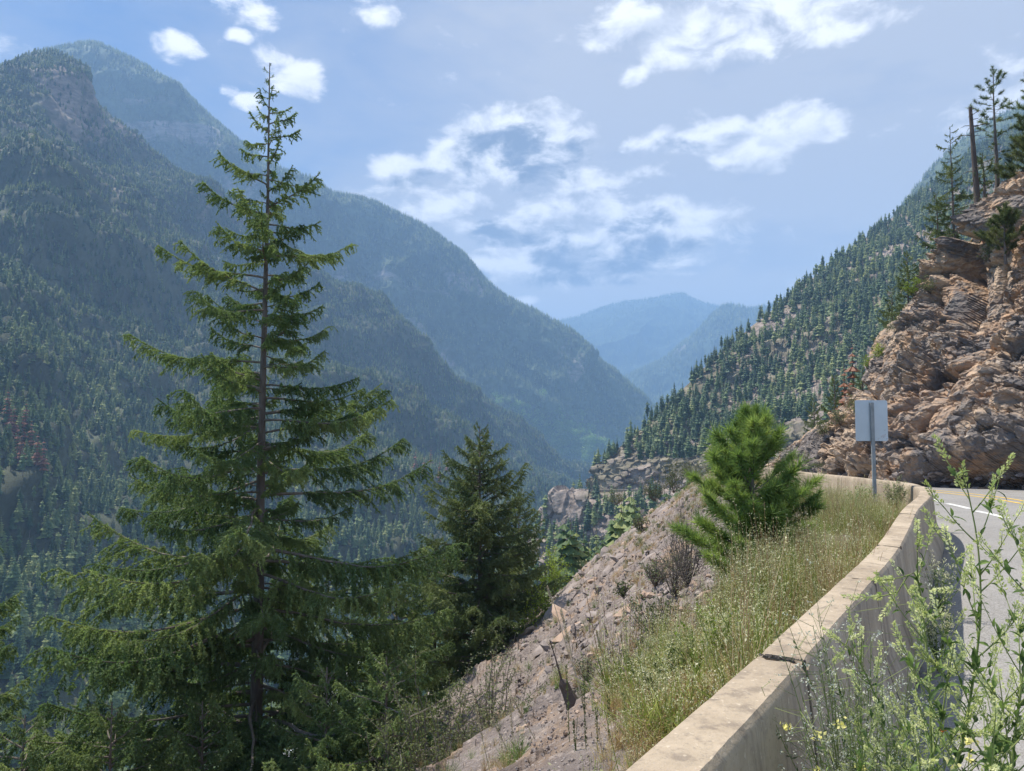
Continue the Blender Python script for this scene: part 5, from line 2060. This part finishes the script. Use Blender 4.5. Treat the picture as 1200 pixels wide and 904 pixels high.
def fine_plant(label, base, Rw, Hh, ns, nl, ls, lm, fm, nf, fs, seed, cat='weed', name='fine_weed', stem='stem', flower='flower'):
    r = np.random.default_rng(seed)
    root = tag(link(name, None, None, base), label, cat)
    st, lf, fl = Soup(), Soup(), Soup()
    for k in range(ns):
        a, rr = r.uniform(0, 6.28), Rw * math.sqrt(r.random())
        hh_ = Hh * r.uniform(.6, 1.05)
        q_ = np.linspace(0, 1, 6)[:, None]
        pth = np.concatenate([math.cos(a) * rr * q_ ** 1.3, math.sin(a) * rr * q_ ** 1.3, hh_ * q_], 1)
        pth += r.normal(0, .012, (6, 3)).cumsum(0) * q_
        st.add(*tube(pth, np.linspace(.0028, .001, 6), 3))
        m_ = nl // ns
        u = r.uniform(.05, .95, m_)
        c_ = np.stack([np.interp(u, q_[:, 0], pth[:, j]) for j in range(3)], 1)
        lf.add(*diamonds(c_, r.normal(size=(m_, 3)) + [0, 0, .5], ls * r.uniform(.5, 1.3, m_), ls * .32 * r.uniform(.6, 1.2, m_), r))
        m_ = max(1, nf // ns)
        for j in range(m_):
            u0 = r.uniform(.55, 1.0)
            p0 = np.array([np.interp(u0, q_[:, 0], pth[:, j2]) for j2 in range(3)])
            p1 = p0 + (r.normal(0, .03, 3) + [0, 0, .02]) * (Hh / .5)
            st.add(*tube([p0, p1], [.0009, .0006], 3))
            kq = 7
            kq = 14 if fm == 'yellow' else 7
            fl.add(*diamonds(np.tile(p1, (kq, 1)) + r.normal(0, fs * .45, (kq, 3)), r.normal(size=(kq, 3)) + [0, 0, .4], fs * r.uniform(.6, 1.1, kq), fs * .6 * r.uniform(.7, 1.1, kq), r))
    link('stem', st.mesh('stem', [M[stem]]), root)
    link('foliage', lf.mesh('foliage', [M[lm]]), root)
    link(flower, fl.mesh(flower, [M[fm]]), root)
    return root


b_ = P(1010, 980, 2.45)
fine_plant('wispy grey-green weed with tiny white pods against the shaded barrier face', (b_[0], 2.45, 0), .26, 1.04, 44, 2200, .02, 'greyshrub', 'tinywhite', 620, .009, 71)
b_ = P(1045, 1000, 2.25)
fine_plant('second wispy grey weed overlapping the bending one at the barrier foot', (b_[0], 2.25, 0), .24, .92, 40, 2200, .02, 'weed', 'tinywhite', 300, .009, 72)
b_ = P(1015, 1010, 1.85)
fine_plant('low plant with pale yellow flower heads at the bottom edge', (b_[0], 1.85, 0), .20, .95, 30, 1500, .024, 'weed', 'yellow', 90, .015, 73, name='flowering_weed')
b_ = P(1090, 1010, 1.75)
fine_plant('yellow flowering plant right of the first at the bottom edge', (b_[0], 1.75, 0), .18, .88, 26, 1300, .024, 'weed', 'yellow', 60, .014, 74, name='flowering_weed')
b_ = P(1104, 858, 1.8)
root = tag(link('orange_flower', None, None, (b_[0], 1.8, 0)), 'single small orange flower among the green weeds', 'flower')
s2 = Soup()
s2.add(*tube([(0, 0, 0), (.01, 0, b_[2] * .6), (0, 0, b_[2])], [.002, .0015, .001], 4))
link('stem', s2.mesh('stem', [M['stem']]), root)
r = np.random.default_rng(4)
for k in range(7):
    a = k / 7 * 6.28
    s2 = Soup()
    s2.add(*diamonds(np.array([[0, 0, 0.]]), np.array([[math.cos(a), math.sin(a), .7]]), [.013], [.008], r))
    link('petal', s2.mesh('petal', [M['orange']]), root, (0, 0, b_[2]))

# weeds on the valley side of the barrier
LW = [(838, 800, 690, 5.6, 'yellow-green weed standing tallest at the left end of the tall grass'), (812, 815, 735, 5.4, 'yellow-green weed left of the tallest one behind the barrier'),
      (868, 790, 715, 5.7, 'yellow-green weed just right of the tallest one behind the barrier'), (790, 830, 752, 5.2, 'leafy weed at the left fringe of the grass near the barrier joint'),
      (898, 755, 690, 6.3, 'pale seeding weed above the chipped barrier joint'), (770, 850, 770, 5.0, 'slender weed rising from the dry red grass')]
for k, (px, pb, ptp, Y, lb) in enumerate(LW):
    x_ = P(px, pb, Y)[0]
    gz_ = near_ground(x_, Y)
    hz_ = max(.3, P(px, ptp, Y)[2] - gz_)
    fine_plant(lb, (x_, Y, gz_), .20, hz_, 16, 700, .035, 'lime' if k < 3 else 'shrub', 'seed', 200, .014, 80 + k)
fine_plant('green weed at the foot of the sign post', at_depth(1008, 14.0), .35, .55, 40, 1200, .05, 'weed', 'seed', 200, .02, 90)
fine_plant('grassy weed right of the sign post against the far barrier', at_depth(1048, 14.2), .3, .7, 40, 900, .05, 'greyshrub', 'seed', 300, .02, 91)
x_, y_ = CL[s_of(1078, 620)] - NL[s_of(1078, 620)] * .32
fine_plant('weed growing on the road side of the barrier in its shadow', (x_, y_, 0), .14, .55, 20, 500, .03, 'weed', 'seed', 120, .014, 92)
x_, y_ = CL[s_of(1052, 650)] - NL[s_of(1052, 650)] * .34
fine_plant('second weed growing at the barrier foot nearer the camera', (x_, y_, 0), .16, .5, 20, 600, .03, 'weed', 'seed', 120, .014, 93)


def stalk(label, top, bot, Y, seed, mat='tanstem', w=.012, spike=.6, head=1.0):
    a_, b_ = np.array(P(*top, Y)), np.array(P(*bot, Y))
    d_ = (b_ - a_) / np.linalg.norm(b_ - a_)
    gz_ = near_ground(b_[0], Y)
    ext = max(0, min(3.0, (b_[2] - gz_) / max(.2, -d_[2])))
    b_ = b_ + d_ * ext
    root = tag(link('dry_stalk', None, None, b_), label, 'dry stalk')
    L = np.linalg.norm(a_ - b_)
    q_ = np.linspace(0, 1, 8)[:, None]
    pth = (a_ - b_) * q_ + np.random.default_rng(seed).normal(0, .006, (8, 3)).cumsum(0) * q_
    s_ = Soup()
    s_.add(*tube(pth, np.linspace(w * .5, w * .3, 8), 5))
    link('stem', s_.mesh('stem', [M[mat]]), root)
    r = np.random.default_rng(seed)
    n = 160
    u = 1 - r.random(n) * spike * np.linalg.norm(np.array(P(*top, Y)) - np.array(P(*bot, Y))) / L
    c_ = (a_ - b_) * u[:, None]
    s_ = Soup()
    s_.add(*diamonds(c_ + r.normal(0, w * .35, (n, 3)), r.normal(0, .6, (n, 3)) + [0, 0, 1], w * 2.2 * head * r.uniform(.6, 1.2, n), w * head * r.uniform(.5, 1, n), r))
    link('seed_head', s_.mesh('seed_head', [M['tanstem' if mat == 'tanstem' else mat]]), root)


for k, a_ in enumerate([('leftmost pale dry stalk in front of the grey-green bush', (555, 818), (573, 900), 9.5), ('short leaning dry stalk between the two tall ones at the bottom', (577, 843), (596, 884), 9.8),
                        ('upright pale dry stalk right of the grey-green bush', (596, 810), (602, 884), 9.5), ('thin dry stalk slanting right beside the upright one', (599, 817), (622, 858), 9.8),
                        ('pale crooked stalk at the top left edge of the scree', (641, 688), (652, 722), 8.5), ('tall pale green stalk leaning over the middle of the scree', (657, 716), (672, 780), 7.5),
                        ('thin pale stalk alone in front of the middle scree', (730, 708), (735, 780), 7.5), ('short pale stalk near the tall thin one', (752, 756), (745, 782), 7.0),
                        ('thin tan stalk low in front of the scree', (699, 740), (706, 775), 7.0)]):
    stalk(*a_, 200 + k, 'tanstem', .013 if k < 4 else .011)
for k, (px, pt_, pb, Y) in enumerate([(688, 800, 904, 4.6), (702, 830, 904, 4.4), (716, 815, 904, 4.5), (676, 845, 904, 4.7), (735, 812, 870, 4.8), (752, 822, 870, 4.8), (668, 780, 904, 5.0), (727, 850, 904, 4.4)]):
    x_ = P(px, pb, Y)[0]
    stalk('thin green-brown stem in the dry red grass by the bottom edge', (px - 4, pt_), (px, pb), Y, 230 + k, 'shrub', .005, .7, 1.4)
    bpy.data.objects[-1] if False else None
for o_ in scene.objects:
    if o_.get('label', '').startswith('thin green-brown stem'):
        o_['group'] = 'thin stems in the dry grass by the bottom edge'

# ------------------------------------------------------------------ haze
hz = bpy.data.materials.new('valley_haze')
hz.use_nodes = True
hz.node_tree.nodes.clear()
ho = hz.node_tree.nodes.new('ShaderNodeOutputMaterial')
hv = hz.node_tree.nodes.new('ShaderNodeVolumePrincipled')
hv.inputs['Color'].default_value = (.36, .60, 1.0, 1)
hv.inputs['Density'].default_value = .00017
hv.inputs['Anisotropy'].default_value = .1
hz.node_tree.links.new(hv.outputs[0], ho.inputs['Volume'])
x0, x1, y0, y1, z0, z1 = -14000, 14000, -14000, 14500, -900, 1720
hvv = [(x, y, z) for z in (z0, z1) for (x, y) in ((x0, y0), (x1, y0), (x1, y1), (x0, y1))]
hf_ = [(3, 2, 1, 0), (4, 5, 6, 7), (0, 1, 5, 4), (1, 2, 6, 5), (2, 3, 7, 6), (3, 0, 4, 7)]
ho_ = link('haze', mesh_np('haze', hvv, hf_, [hz]))
ho_['kind'] = 'stuff'
